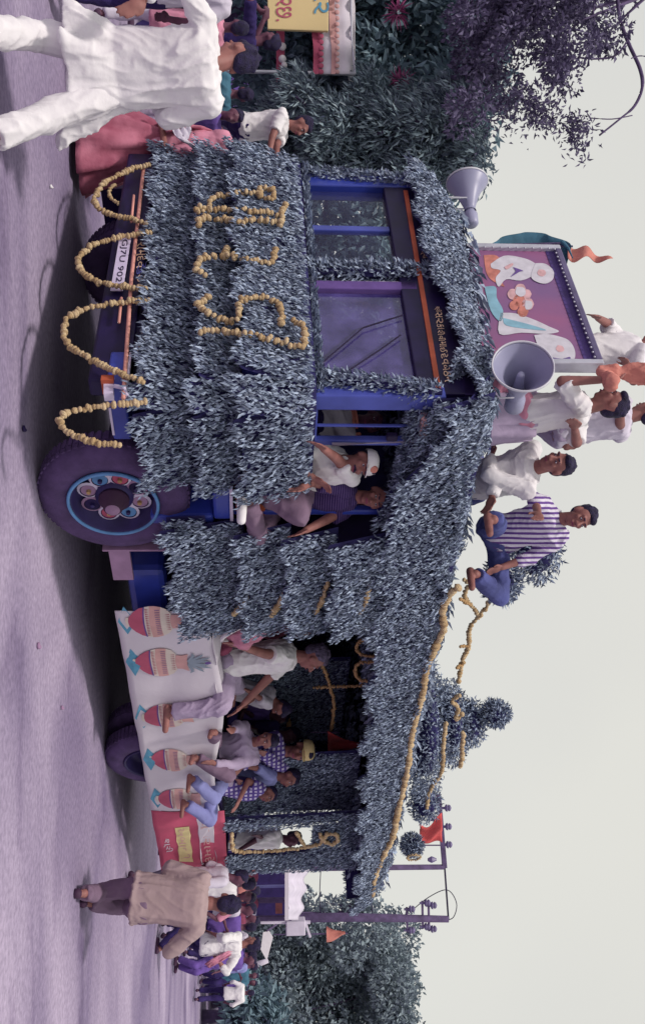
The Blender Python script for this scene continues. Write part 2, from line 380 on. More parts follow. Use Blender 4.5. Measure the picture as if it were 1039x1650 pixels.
# ------------------------------------------------------------------ the lorry
lorry = Thing('decorated_lorry', 'blue open lorry covered in tiers of green leaves and marigold garlands', 'lorry', CW)
def LB(*b):
    mb = MB(T)
    for q in b: mb.box(*q)
    return mb
nF = -DX; nS = -DY
lorry.part('chassis', LB((.3, 7.6, .75, .87, .62, .84), (.3, 7.6, 2.0, 2.12, .62, .84), (.6, .75, .8, 2.1, .60, .80), (2.3, 2.45, .05, 2.85, .84, 1.08), (4.4, 4.55, .05, 2.85, .84, 1.08), (6.8, 6.95, .05, 2.85, .84, 1.08)), DARKM, bevel=.01)
lorry.part('bumper', LB((-.12, .02, .02, 2.95, .48, .74)), BLACK, bevel=.02)
lorry.part('bumper_end', LB((-.13, .35, -.04, .30, .60, .72)), BLUE, bevel=.015)
lorry.part('bumper_trim', LB((-.137, .0, .01, .28, .725, .74), (.06, .30, -.048, -.041, .60, .615)), WTRIM)
lorry.part('valance', LB((.05, .12, .35, 2.9, .70, 1.0)), BLACK)
lorry.part('axle', MB().tube([T(.95, .1, .5), T(.95, 2.8, .5)], .07).tube([T(5, .1, .5), T(5, 2.8, .5)], .10), DARKM, smooth=True)
lorry.part('radiator', LB((.12, .3, .9, 2.0, .42, 1.2)), DARKM, bevel=.02)
lorry.part('engine', LB((.35, 1.6, 1.1, 1.8, .5, 1.15)), DARKM, bevel=.05)
lorry.part('fuel_tank', LB((1.95, 2.9, .12, .62, .5, .82)), BLUE, bevel=.06)
lorry.part('battery_box', LB((3.2, 3.9, .15, .6, .55, .85)), DARKM, bevel=.03)
lorry.part('side_light_blocker', LB((.2, 7.6, 2.9, 2.93, .22, 1.1)), DARKM)  # added board on the far side, keeps light from getting under the lorry
lorry.part('gearbox', LB((1.7, 2.6, 1.2, 1.7, .45, .8)), DARKM, bevel=.05)
lorry.part('rear_light_blocker', LB((7.5, 7.55, .1, 2.8, .35, 1.1)), DARKM)  # added board under the tail, shuts out light from behind
lorry.part('floor', LB((2.3, 7.75, .03, 2.87, 1.09, 1.17)), DARKM)
lorry.part('tailboard', LB((7.69, 7.76, .04, 2.86, .6, 1.2)), DARKM)
lorry.part('headlamp', MB().lathe(F(222, 556, -.02)+V((0, 0, 0)), nF, [(0, .0), (.03, .055), (.05, .075), (.04, .085), (-.04, .08)], 18), LETTER, smooth=True)
lorry.part('fender_skirt', MB().sheet(lambda u, v: T(.02-.10*math.sin(v*1.6), .45+.75*u, .98-.30*v), 12, 6), BLACK, smooth=True)
# shackle, bracket
lorry.part('tow_bracket', MB().tube([F(185, 622, -.14), F(200, 625, -.16), F(206, 640, -.14)], .014).beam(F(176, 612, -.1), F(176, 640, -.1), .06), WTRIM)
lorry.part('marker_lamp', MB().box(0, 0, 0, 0, 0, 0) if False else MB().beam(F(165, 620, -.10), F(185, 620, -.10), .12, .05), ORANGE)
lorry.part('salmon_pole', MB().tube([F(232, 268, -.15), F(212, 450, -.15), F(199, 642, -.15)], .014), PINKP, smooth=True)
lorry.part('short_rod', MB().tube([F(216, 315, -.17), F(212, 358, -.17)], .010).tube([F(196, 480, -.16), F(192, 520, -.16)], .010), PINKP, smooth=True)
# number plate with characters
pc = [F(189, 389, -.14), F(208.5, 384.6, -.14), F(202, 470, -.14), F(181, 471.6, -.14)]   # BL TL TR BR
zl, zh = (pc[0].z+pc[3].z)/2-.0, (pc[1].z+pc[2].z)/2; yl, yr = L(pc[1]).y, L(pc[2]).y
pl = lorry.part('number_plate', LB((-.15, -.142, yr, yl, zl, zh)), PLATE, bevel=.002)
hh = (zh-zl)
text_part(lorry, 'number_text', 'GJ7U 9025', T(-.153, yl-.03, zl+hh*.2), T(-.153, yr+.03, zl+hh*.2), T(-.153, yl-.03, zh-hh*.2), INK, parent=pl)
for body, a, b, m in (('રામ', 390, 412, LETTER), ('દેવ', 412, 432, LETTER), ('યુ', 424, 442, LETB), ('ડા', 442, 462, LETTER)):
    text_part(lorry, 'painted_lettering', body, F(222, a, -.125)+V((0, 0, .0)), F(220, b, -.125), F(236, a, -.125), m)
# wheels
def wheel(th, c, ax, R, wdt, deco=True):
    prof = [(-wdt, R*.60), (-wdt, R*.86), (-wdt+.03, R*.95), (-wdt+.06, R), (-.06, R), (-.03, R*.965), (-.004, R*.88), (.012, R*.76), (.0, R*.62), (-.03, R*.575), (-wdt+.03, R*.575)]
    wb = MB().lathe(c, ax, prof, 56, closed=True)
    o = th.part('wheel', wb, RUBBER, smooth=True)
    tr = MB()                                   # tread blocks
    x = ax.cross(UZ).normalized(); y = x.cross(ax)
    for k in range(64):
        t = 2*math.pi*k/64; d = x*math.cos(t)+y*math.sin(t)
        for off in (-.075, -wdt+.075, -.125):
            p = c+ax*off; tr.beam(p+d*(R-.01), p+d*(R+.009), .030, .040, up=ax)
    th.part('tread_blocks', tr, RUBBER, parent=o, stuff=True)
    th.part('rim', MB().lathe(c, ax, [(-.05, R*.575), (-.01, R*.60), (.008, R*.61), (.016, R*.585), (0, R*.55), (-.10, R*.52), (-.12, R*.3), (-.10, R*.27), (-.05, R*.25), (-.04, 0)], 40), RIMD, parent=o, smooth=True)
    if deco:
        th.part('rim_ring', MB().lathe(c, ax, [(.004, R*.618), (.022, R*.610), (.022, R*.575), (.004, R*.57)], 48, closed=True), RIMB, parent=o, smooth=True)
        th.part('hub', MB().lathe(c+ax*-.05, ax, [(0, .0), (0, .11), (.03, .11), (.05, .075), (.10, .07), (.10, .062), (.115, .06), (.118, 0)], 20), SHOED, parent=o, smooth=True)
        th.part('hub_cap', MB().lathe(c+ax*.06, ax, [(0, .055), (.012, .05), (.016, 0)], 18), PINKM, parent=o, smooth=True)
        for k in range(8):
            t = 2*math.pi*(k+.4)/8; q = c+ax*-.095+(x*math.cos(t)+y*math.sin(t))*R*.345
            x2 = (x*math.cos(t)+y*math.sin(t)); y2 = ax.cross(x2); pm = MB(); k0 = 0; q = q+ax*.02
            for rr_, hh_ in ((.086, 0), (.066, .008)):
                for a in range(16): g = 2*math.pi*a/16; pm.v.append(q+ax*hh_+x2*rr_*math.cos(g)*(1.0 if math.cos(g) > 0 else .8)+y2*rr_*math.sin(g)*.92)
            pm.f = [(a, (a+1) % 16, 16+(a+1) % 16, 16+a) for a in range(16)]
            pe = th.part('painted_petal', pm, [WTRIM, PINKM, WTRIM, WTRIM][k % 4], parent=o)
            th.part('petal_centre', MB().lathe(q+x2*.004, ax, [(.003, .056), (.006, .052), (.006, 0)], 14), [POTR, DARKM, PINKM, RIMB][k % 4], parent=o)
            th.part('wheel_nut', MB().lathe(q, ax, [(0, .018), (.03, .016), (.032, 0)], 6), [MARID, RIMD][k % 2], parent=o)
    return o
wheel(lorry, T(.99, -.03, .53), nS, .535, .24)
wheel(lorry, T(5.02, .02, .49), nS, .49, .24, False)
wheel(lorry, T(5.02, .32, .49), nS, .49, .22, False)
wheel(lorry, T(.95, 2.92, .50), DY, .51, .24, False)
wheel(lorry, T(5.02, 2.88, .49), DY, .49, .24, False)
lorry.part('mudguard', LB((.50, 1.14, -.06, .5, 1.24, 1.375), (.50, .56, -.06, .45, 1.0, 1.24), (1.10, 1.2, -.05, .45, .78, 1.24)), BLUE, bevel=.025)
lorry.part('mudguard_edge', LB((.50, 1.14, -.07, -.062, 1.362, 1.385)), WTRIM)
lorry.part('mudflap', LB((1.55, 1.57, .0, .42, .38, .98), (1.57, 1.95, .02, .06, .42, .58)), PINKM, bevel=.004)
lorry.part('door_sill_box', LB((.92, 1.16, .0, .3, 1.40, 1.62)), ORANGE, bevel=.01)
# cab shell
lorry.part('cab_front_panel', LB((.02, .07, .02, 2.88, .95, 1.93)), BLUE)
lorry.part('cab_floor', LB((.08, 1.5, .04, 2.86, 1.26, 1.30)), DARKM)
lorry.part('cab_side_panel', LB((.07, .58, .03, .07, .95, 1.92)), BLUE)
lorry.part('cab_side_panel', LB((.07, 1.5, 2.82, 2.86, .95, 1.92)), BLUE)
lorry.part('cab_back_wall', LB((1.5, 1.55, .03, 2.87, 1.2, 2.05), (1.5, 1.55, .03, .5, 2.05, 2.7), (1.5, 1.55, 2.5, 2.87, 2.05, 2.7)), DARKM)
lorry.part('cab_roof', LB((-.02, 1.6, .02, 2.88, 2.93, 3.0)), DARKM)
lorry.part('seat', LB((.75, 1.35, .3, 2.6, 1.3, 1.72), (1.25, 1.42, .3, 2.6, 1.72, 2.2)), MAROON, bevel=.05)
lorry.part('corner_pillar', LB((-.03, .10, -.01, .10, 1.90, 2.80)), BLUE2, bevel=.012)
lorry.part('corner_pillar', LB((-.03, .12, 2.66, 2.84, 1.90, 2.86)), BLUE, bevel=.012)
lorry.part('window_bar', LB((.0, .05, 2.02, 2.09, 1.93, 2.62)), BLUE2, bevel=.008)
lorry.part('window_bar', LB((-.02, .06, 1.20, 1.30, 1.93, 2.75)), PURP, bevel=.008)
lorry.part('window_bar', LB((.0, .05, 1.31, 1.33, 1.93, 2.75)), WTRIM, bevel=.002)
lorry.part('windscreen_frame', LB((-.01, .05, .1, 2.66, 1.90, 1.945)), DARKM, bevel=.005)
lorry.part('window_header', LB((-.02, .10, .03, 2.86, 2.62, 3.0)), BLACK, bevel=.01)
hs = [F(650, 330, -.03), F(655, 330, -.03), F(708, 612, -.03), F(702, 612, -.03)]
lorry.part('header_stripe', MB().beam(T(-.026, 2.6, 2.80), T(-.026, .05, 2.755), .012, .035), ORANGE)
for k in range(13):
    a0 = 494+k*9.4; wd = 8.4
    def hp(iy, top): return F((698.5 if not top else 709.5)+(iy-490)*.142, iy, -.03)
    ch = ['શ્રી', 'સ', 'ર', 'કા', 'રી', 'વી', 'મા', 'ઈ', 'દે', 'વ', 'બે', 'ઠ', 'ન'][k]
    text_part(lorry, 'painted_lettering', ch, hp(a0, 0), hp(a0+wd, 0), hp(a0, 1), LETTER)
text_part(lorry, 'painted_lettering', 'સ્વા', F(676, 403, -.03), F(678, 416, -.03), F(686, 403, -.03), LETTER)
lorry.part('windscreen', LB((.02, .026, .12, 1.19, 1.95, 2.62)), GLASSP, label='windscreen pane in front of the driver, its purple reflections painted in')
lorry.part('windscreen', LB((.02, .026, 1.34, 2.64, 1.95, 2.62)), GLASSC, label='clear windscreen pane at the far side')
lorry.part('wiper', MB().tube([F(518, 585, -.0), F(585, 528, -.005), F(648, 508, -.005)], .006).tube([F(563, 596, -.0), F(610, 565, -.005), F(645, 540, -.005)], .006), INK)
lorry.part('steering_wheel', MB().tube([T(.42, 1.05, 2.02)+DY*.2*math.cos(t/3)+V((0, 0, .17))*math.sin(t/3)+DX*.1*math.sin(t/3) for t in range(20)], .012), INK, smooth=True)
# side door window & frames
lorry.part('door_frame', LB((.38, .43, .0, .05, 1.92, 2.80), (.10, .43, .0, .05, 2.72, 2.80), (.10, .40, .0, .04, 1.92, 1.96), (.25, .265, .005, .03, 1.96, 2.72)), BLUE2, bevel=.006)
lorry.part('door_trim', MB().tube([S(535, 716, -.02), S(690, 711, -.02), S(686, 740, -.03), S(672, 803, -.02)], .013), WTRIM, smooth=True)
lorry.part('door_catch', MB().beam(S(622, 704, -.03), S(640, 704, -.03), .05), INK, bevel=.01)
lorry.part('wooden_block', MB().beam(S(684, 668, -.03), S(680, 708, -.03), .06, .05), POTP, bevel=.01)
lorry.part('door_back_post', LB((1.10, 1.15, .0, .06, 1.38, 2.7)), BLUE, bevel=.01)
# leaf cladding: front
z0, z1, z2, z3 = .86, 1.19, 1.47, 1.93
fx = -.03
zt = lambda y: 1.93+.03*(y/2.9)
for i, (za, zb, fl, dn) in enumerate(((1.17, .82, .12, 1500), (1.46, 1.19, .15, 1500), (1.94, 1.47, .17, 1500))):
    ofs = [.0, .04, .08][i]
    yl_, yr_ = [3.02, 2.96, 2.86][i], -.05
    k = .05*(2-i)
    tier(lorry, T(fx-ofs, yl_, za-.02-.0), T(fx-ofs, yr_, za), (za-zb+.10, za-zb), nF, flare=fl, dens=dn)
    tier(lorry, T(-.02, -.06-ofs*.5, za), T(.68+.03*i, -.06-ofs*.5, za), za-zb+.02, nS, flare=.13, dens=dn)
    tier(lorry, T(fx-ofs-.02, .06, za), T(.04, -.09-ofs*.6, za), za-zb+.04, (nF+nS).normalized(), flare=.15, dens=dn)
    tier(lorry, T(.5, 2.95+ofs*.3, za), T(-.05, 2.95+ofs*.3, za), za-zb, DY, flare=.05, dens=500)
foliage(lorry, 'leaf_top_edge', lerp2(T(.06, 2.9, 1.95), T(.06, 0, 1.95), T(-.10, 2.9, 1.93), T(-.10, 0, 1.93)), (0, 0, 1), nF, .5, dens=1200, out=.3)
# leaf wrapped pillars
def wrap(a, b, r, dens=900, m=None):
    a = np.array(a); b = np.array(b); d = norm((b-a)[None])[0]; n1 = norm(np.cross(d, (0.3, .9, .1))[None])[0]; n2 = np.cross(d, n1); ln = np.linalg.norm(b-a)
    n = int(ln*r*6.28*dens*3.6); u = RNG.random(n); t = RNG.random(n)*6.283; rad = n1[None]*np.cos(t)[:, None]+n2[None]*np.sin(t)[:, None]
    P = a[None]+(b-a)[None]*u[:, None]+rad*(r*RNG.uniform(.6, 1.05, n))[:, None]
    D = rad*.7+np.array((0, 0, -1.))[None]*.6+RNG.normal(0, .4, (n, 3))
    return leafmesh('leaf_wrapping', P, D, rad+RNG.normal(0, .5, (n, 3)), RNG.uniform(.035, .065, n), RNG.uniform(.014, .022, n), m or LEAF, lorry.base)
def wrapped(a, b, r, th=None, **k):
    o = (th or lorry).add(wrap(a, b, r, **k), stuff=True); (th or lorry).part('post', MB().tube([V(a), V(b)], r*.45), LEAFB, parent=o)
wrapped(F(488, 438, -.02), F(700, 445, .02), .085)
wrapped(F(490, 606, -.04), F(712, 632, -.04), .055)
wrapped(F(488, 284, .0), F(700, 300, .0), .075)
wrapped(T(.05, .02, 2.66), T(1.15, .02, 2.60), .07)
# roof
def ztop(x, y):
    zf = 3.10+.17*np.sin(np.clip((3.0-y)/2.4, 0, 1)*np.pi)**.8*np.exp(-x/1.6)
    return zf+.015*x+.03*np.sin(x*5+y*3)+.02*np.sin(x*13)
roof_base = foliage
ex = .5
def fasc(u, v):                                # front fascia, ragged hem above the lettering
    y = 2.98-3.02*u; zb = 2.93-.10*np.clip((y-.9)/.6, 0, 1)+.03*np.sin(u*40)+.05*np.clip((.35-y)/.3, 0, 1)
    z = ztop(0, y)*(1-v)+zb*v; x = .18-.30*v**.6
    return np.array(CW)[None]+np.array(DX)[None]*x[:, None]+np.array(DY)[None]*y[:, None]+np.array(UZ)[None]*z[:, None]
foliage(lorry, 'leaf_fascia', fasc, tuple(nF*.8+UZ*.5), (0, 0, -1), 1.5, dens=1700, jit=.9)
def sfas(x0, x1, zt_, zb_, yo, fl):
    def f(u, v):
        x = x0+(x1-x0)*u; a = zt_(x); b = zb_(x)+.05*np.sin(x*7.)+.03*np.sin(x*17.)+.015*np.sin(x*41)
        z = a*(1-v)+b*v; y = yo-fl*v
        return np.array(CW)[None]+np.array(DX)[None]*x[:, None]+np.array(DY)[None]*y[:, None]+np.array(UZ)[None]*z[:, None]
    return f
foliage(lorry, 'leaf_corner', lerp2(T(.0, .55, 3.22), T(.50, .02, 3.20), T(-.16, .30, 2.90), T(.32, -.12, 2.74)), (nF+nS).normalized(), (0, 0, -1), .35, dens=1900, jit=.9)
foliage(lorry, 'leaf_door_header', lerp2(T(-.04, -.03, 3.02), T(1.2, -.03, 3.0), T(-.04, -.06, 2.74), T(1.2, -.06, 2.42)), nS, (0, 0, -1), .55, dens=1500)
zt1 = lambda x: ztop(x, 0)+.04+.0*x
zg = lambda x: 3.10+.0*x
zlow = lambda x: np.where(x < 1.1, 2.80-.33*np.clip(x/1.1, 0, 1), 2.47+.052*(x-1.1))
foliage(lorry, 'leaf_canopy_fringe', sfas(-.08, 8.9, lambda x: zg(x)+.02, zlow, -.03, .16), nS, (0, 0, -1), 8.9*.55, dens=1500, jit=.7)
foliage(lorry, 'leaf_canopy_edge', sfas(-.08, 8.85, zt1, lambda x: zg(x)-.10, .14, .24), tuple(nS+UZ*.4), (0, 0, -1), 8.9*.32, dens=1500, jit=1.0)
def rtop(u, v):
    x = .1+8.7*u; y = .15+2.8*v; z = ztop(x, y)+.0
    return np.array(CW)[None]+np.array(DX)[None]*x[:, None]+np.array(DY)[None]*y[:, None]+np.array(UZ)[None]*z[:, None]
foliage(lorry, 'leaf_roof', rtop, (0, 0, 1), tuple(DX), 24, dens=330, Lr=(.09, .15), Wr=(.03, .05), out=.9, jit=1.2)
foliage(lorry, 'leaf_canopy_end', lambda u, v: (lambda y, z: np.array(CW)[None]+np.array(DX)[None]*(8.82+.12*v)[:, None]+np.array(DY)[None]*y[:, None]+np.array(UZ)[None]*z[:, None])(3*u, 3.12-.35*v), tuple(DX), (0, 0, -1), 1.3, dens=900)
lorry.part('canopy_frame', LB((1.6, 8.8, .05, .11, 2.92, 2.98), (1.6, 8.8, 2.8, 2.86, 2.92, 2.98), (2.3, 2.36, .05, .11, 1.17, 2.92), (7.68, 7.74, .05, .11, 1.17, 2.92), (7.68, 7.74, 2.8, 2.86, 1.17, 2.92), *[(x, x+.05, .11, 2.8, 2.92, 2.98) for x in (2.4, 3.7, 5, 6.3, 7.6, 8.7)]), DARKM)
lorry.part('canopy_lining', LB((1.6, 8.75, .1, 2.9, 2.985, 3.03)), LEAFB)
foliage(lorry, 'leaf_ceiling', lambda u, v: (lambda x, y: np.array(CW)[None]+np.array(DX)[None]*x[:, None]+np.array(DY)[None]*y[:, None]+np.array(UZ)[None]*(2.9-.1*np.sin(x*3))[:, None])(1.7+7*u, .2+2.6*v), (0, 0, -1), tuple(DX), 18, dens=180, Lr=(.1, .16), Wr=(.04, .06), backing=False)
# leaf curtain behind the door: four slanting tiers
zz = [2.52, 2.14, 1.79, 1.44, .92]
for i in range(4):
    a = zz[3-i+0] if False else zz[3-i]; b = zz[4-i]
    tier(lorry, T(1.13+.03*i, -.04-.02*i, a+.02), T(2.46-.02*i, -.04-.02*i, a+.08), (a-b+.04, a-b+.06), nS, flare=.13, dens=1600)
foliage(lorry, 'leaf_tuft', lerp2(T(1.06, -.1, 1.18), T(1.3, -.1, 1.2), T(1.08, -.1, .9), T(1.3, -.1, .9)), nS, (0, 0, -1), .09, dens=1500)
# interior curtains
def panel(x0, x1, zb, ztp, ly, nrm=nS, dens=900, fl=.05, nm='leaf_curtain', m=None):
    f0 = lerp2(T(x0, ly, ztp), T(x1, ly, ztp), T(x0, ly, zb)+V(nrm)*fl, T(x1, ly, zb)+V(nrm)*fl)
    return foliage(lorry, nm, f0, nrm, (0, 0, -1), (x1-x0)*(ztp-zb), dens=dens, m=m)
panel(1.7, 7.7, 1.15, 2.95, 2.75, dens=350)
panel(5.70, 7.2, 1.2, 2.75, .48, dens=1100)
panel(6.35, 6.62, 1.2, 2.75, .06, dens=1100)
panel(6.62, 7.28, 2.22, 2.8, .06, dens=1200)
panel(7.26, 7.82, 1.2, 2.8, .02, dens=1200)
panel(lx(400, 1062, 1.5), lx(400, 1190, 1.5), 1.17, L(S(560, 1100, 1.5)).z, 1.5, dens=900)
panel(lx(400, 1190, 1.5), 7.6, 1.17, 2.9, 1.72, dens=500)
foliage(lorry, 'leaf_end_curtain', lerp2(T(7.66, .7, 2.95), T(7.66, 2.8, 2.95), T(7.66, .7, 1.5), T(7.66, 2.8, 1.2)), tuple(-DX), (0, 0, -1), 3, dens=350)
foliage(lorry, 'leaf_bulkhead', lerp2(T(2.4, .1, 2.9), T(2.4, 2.7, 2.9), T(2.45, .1, 1.2), T(2.45, 2.7, 1.2)), tuple(DX), (0, 0, -1), 4.3, dens=350)

# ------------------------------------------------------------------ banners along the side
def wav(x, z): return .012*math.sin(x*5+z*3)+.010*math.sin(x*11+1)*(1.3-z)+.006*math.sin(z*14+x*2)
def bn(x, z, off=0): return T(x, -.035-wav(x, z)-off, z)
ban = Thing('painted_banner', 'white cloth banner printed with a row of red and pink ceremonial pots', 'banner', T(4, -.03, .4))
x0b, x1b = lx(190, 978), lx(245, 1302)
def btop(x): return 1.20+.05*math.sin(x*2.1)-.06*max(0, x-4.2)/2
solid(ban.part('cloth', MB().sheet(lambda u, v: bn(x0b+(x1b-x0b)*u, .40+(btop(x0b+(x1b-x0b)*u)-.40)*v), 60, 14), BANNER, smooth=True))
solid(ban.part('folded_rim', MB().sheet(lambda u, v: T(x0b+.0+(1.7)*u, -.04+.16*v-.015*math.sin(u*20), 1.19+.05*v+.012*math.sin(u*17+v*2)), 40, 6), BANNER, smooth=True))
def strip(nm, cx, zz_, ww, m, par=None, off=.007, sx=1.):
    mb = MB(); k = 0
    for z_, w_ in zip(zz_, ww):
        for j in range(9): mb.v.append(bn(cx+1.42*w_*(j/4-1)*sx, z_+.012*(1-(j/4-1)**2)*-1, off))
    for i in range(len(zz_)-1):
        for j in range(8): a = i*9+j; mb.f.append((a, a+1, a+10, a+9))
    return ban.part(nm, mb, m, parent=par)
for i, iy in enumerate((975, 1062, 1148, 1218, 1283)):
    cx = lx(225, iy); sx = 1.0; H = .40
    clip = (i == 0)
    if clip: cx = x0b+.14
    s = 1.15 if clip else 1.35
    dm = MB(); c_ = [bn(cx-.17*s, H+.075, .006), bn(cx-.02, H+.165, .006), bn(cx+.17*s, H+.075, .006), bn(cx, H+.012, .006)]
    dm.quad(*c_); p0 = ban.part('blue_diamond', dm, POTB)
    strip('pot_foot', cx, [H+.085, H+.13], [.048, .038], POTC, off=.009)
    p = strip('pot_print', cx, [H+.11, H+.15, H+.20, H+.235], [.055, .10, .135, .145], POTR, off=.011)
    strip('pot_band', cx, [H+.232, H+.245], [.146, .15], PURP, p, .013)
    strip('pot_band', cx, [H+.245, H+.285], [.15, .158], POTC, p, .012)
    zg_ = MB()
    for j in range(15):
        xx = cx+1.27*(-.145+j*.0207); zg_.quad(bn(xx-.008, H+.247, .015), bn(xx+.008, H+.247, .015), bn(xx, H+.278, .015))
    ban.part('pot_zigzag', zg_, POTR, parent=p, stuff=True)
    strip('pot_band', cx, [H+.285, H+.325, H+.375], [.158, .160, .150], POTP, p, .012)
    tk = MB()
    for j in range(13):
        xx = cx+1.27*(-.14+j*.0233); tk.quad(bn(xx-.003, H+.325, .015), bn(xx+.003, H+.325, .015), bn(xx+.003, H+.365, .015), bn(xx-.003, H+.365, .015))
    ban.part('pot_ticks', tk, PURP, parent=p, stuff=True)
    strip('pot_band', cx, [H+.375, H+.42, H+.455], [.150, .128, .085], POTC, p, .012)
    tk = MB()
    for j in range(9):
        xx = cx+1.27*(-.09+j*.0225); tk.quad(bn(xx-.005, H+.44, .015), bn(xx+.005, H+.44, .015), bn(xx*1.0, H+.40, .015))
    ban.part('pot_ticks', tk, POTR, parent=p, stuff=True)
    strip('pot_neck', cx, [H+.455, H+.50, H+.545, H+.56], [.075, .072, .085, .09], POTP, p, .012)
    if i == 1:
        lf = MB()
        for q, (dx, dz, bend) in enumerate(((-.15, .02, -1), (-.13, .12, -1), (-.08, .18, -.6), (-.03, .17, 0), (.03, .17, 0), (.08, .19, .6), (.13, .12, 1), (.15, .0, 1))):
            a = V((cx+dx*.15, 0, H+.555)); m_ = V((cx+dx*.75, 0, H+.575+abs(dz)*.55+.02)); e = V((cx+dx, 0, H+.57+dz))
            for (s0, s1, wa, wb_) in ((a, m_, .011, .016), (m_, e, .016, .003)):
                d = (s1-s0).normalized(); nn = V((-d.z, 0, d.x))
                lf.quad(*[bn(t_.x, t_.z, .016) for t_ in (s0-nn*wa, s1-nn*wb_, s1+nn*wb_, s0+nn*wa)])
        ban.part('leaf_print', lf, POTG)
        ban.part('coconut_print', MB().quad(*[bn(cx+.02*math.cos(t*.785), H+.73+.03*math.sin(t*.785), .017) for t in range(8)]), PURP)
red = Thing('red_banner', 'red cloth banner with yellow and white lettering at the lorry tail', 'banner', T(7, -.03, .4))
xr = lx(262, 1402)
solid(red.part('cloth', MB().sheet(lambda u, v: bn(x1b+.01+(xr-x1b-.01)*u, .395+(1.20-.395)*v, .004), 30, 14), REDC, smooth=True))
def bt(th, nm, body, xa, xb, za, zb, m, par=None):
    vs, fs = text_verts(body); mb = MB(); mb.v = [bn(xa+(xb-xa)*x, za+(zb-za)*y, .016) for x, y in vs]; mb.f = fs; return th.part(nm, mb, m, parent=par)
def blk(xa, xb, za, zb, m, nm):
    random.seed(int(xa*10)); mb = MB(); n = 7; pts = []
    for j in range(n+1): pts.append((xa+(xb-xa)*j/n, za-random.uniform(0, .018)))
    for j in range(n, -1, -1): pts.append((xa+(xb-xa)*j/n, zb+random.uniform(0, .02)))
    mb.quad(*[bn(x, z, .010) for x, z in pts]); return red.part(nm, mb, m)
b_ = blk(lx(300, 1326), lx(300, 1381), .64, .78, YEL, 'yellow_patch'); bt(red, 'lettering', 'અંબાજી', lx(300, 1329), lx(300, 1377), .655, .765, POTP, b_)
b_ = blk(lx(330, 1312), lx(330, 1396), .90, 1.06, BANNER, 'white_patch'); bt(red, 'lettering', 'શ્રીરામદેવ', lx(330, 1314), lx(330, 1393), .91, 1.05, POTP, b_)
bt(red, 'lettering', 'શ્રી', lx(270, 1345), lx(270, 1368), .47, .57, BANNER)
random.seed(11)

# ------------------------------------------------------------------ marigold festoons and characters on the front
GR = 'marigold garlands looped below the front bumper'
fest = [([(240, 266), (221, 269), (197, 279), (170, 293), (154, 317), (159, 335), (182, 346), (209, 352), (238, 361)], 'marigold loop nearest the crimson sari, at the far front corner'),
        ([(240, 374), (222, 377), (190, 383), (150, 395), (131, 412), (127, 428), (142, 446), (170, 457), (205, 463), (236, 466)], 'marigold loop hanging across the number plate'),
        ([(240, 482), (210, 486), (168, 491), (130, 501), (107, 517), (103, 535), (110, 555), (135, 572), (165, 588), (200, 604), (232, 616)], 'widest marigold loop, between the number plate and the headlamp side'),
        ([(234, 647), (190, 652), (140, 658), (110, 664), (97, 676), (103, 690), (126, 703), (155, 713), (191, 717)], 'marigold loop hanging in front of the big front tyre')]
for pts, lb in fest: garland(lb, [F(a, b, -.19) for a, b in pts], .026, group=GR)
garland('small inner marigold loop at the far front corner', [F(a, b, -.10) for a, b in ((184, 297), (176, 308), (178, 318), (191, 329))], .017, group=GR)
c1 = lambda pts: [F(80+x/2.361, 230+y/2.361, -.29-.05*(1-min(1, max(0, (x-540)/170))) if x < 715 else -.27-.07*(1-min(1, max(0, (x-715)/260)))) for x, y in pts]
glyphs = [([[(555, 250), (600, 245), (618, 212), (680, 197), (760, 190), (800, 192)], [(805, 205), (800, 172), (830, 172), (852, 185), (848, 212), (820, 215)], [(560, 258), (640, 252), (760, 260), (850, 265), (868, 268)], [(570, 312), (565, 295), (590, 285), (660, 290), (720, 300), (800, 290), (870, 305)], [(880, 312), (882, 280), (892, 240)]], 'marigold character with two upright strokes, nearest the far corner'),
          ([[(590, 500), (568, 485), (563, 460), (580, 440), (630, 432), (662, 428), (678, 398)], [(665, 425), (720, 437), (790, 450), (838, 452), (850, 430), (860, 405)]], 'marigold hook shaped character, second on the leaf front'),
          ([[(612, 580), (590, 600), (562, 610), (590, 638), (640, 665), (685, 682), (720, 662), (718, 620), (745, 597), (800, 585), (850, 595), (876, 625), (880, 692)]], 'marigold wave shaped character, third on the leaf front'),
          ([[(572, 715), (640, 717), (720, 725), (800, 737), (880, 757), (960, 772), (973, 740), (965, 700), (925, 672)]], 'long marigold stroke with a hook, nearest the corner post')]
for strokes, lb in glyphs:
    mb = MB()
    for s_ in strokes: chain(smoothpts(c1(s_), 4), .027, .007, mb, .8)
    single('marigold_character', lb, 'garland', mb, MARI, c1(strokes[0])[0], 'marigold characters on the leafy front', True)
# on the side and in the bed
for k, (a, b) in enumerate((((378, 988), (398, 962)), ((437, 990), (458, 958)), ((508, 986), (528, 938)), ((580, 986), (594, 938)))):
    garland(['lowest', 'second lowest', 'second highest', 'highest'][k]+' short slanting marigold string on the side leaf curtain', [S(*a, -.17), S(*[(p+q)/2+2 for p, q in zip(a, b)], -.19), S(*b, -.17)], .030, group='short marigold strings on the side leaf curtain')
garland('long marigold garland running the whole canopy edge', [S(a, b, -.09) for a, b in ((738, 945), (722, 960), (712, 985), (714, 1015), (700, 1045), (686, 1080), (681, 1115), (668, 1160), (660, 1200), (654, 1250), (640, 1310), (632, 1350), (614, 1385), (602, 1420), (600, 1443))], .038, group=None)
garland('upright marigold string hanging in the lorry bed', [S(a, b, .9) for a, b in ((605, 1104), (560, 1106), (506, 1107))], .022, group='marigold strings inside the bed', sm=False, m=MARID)
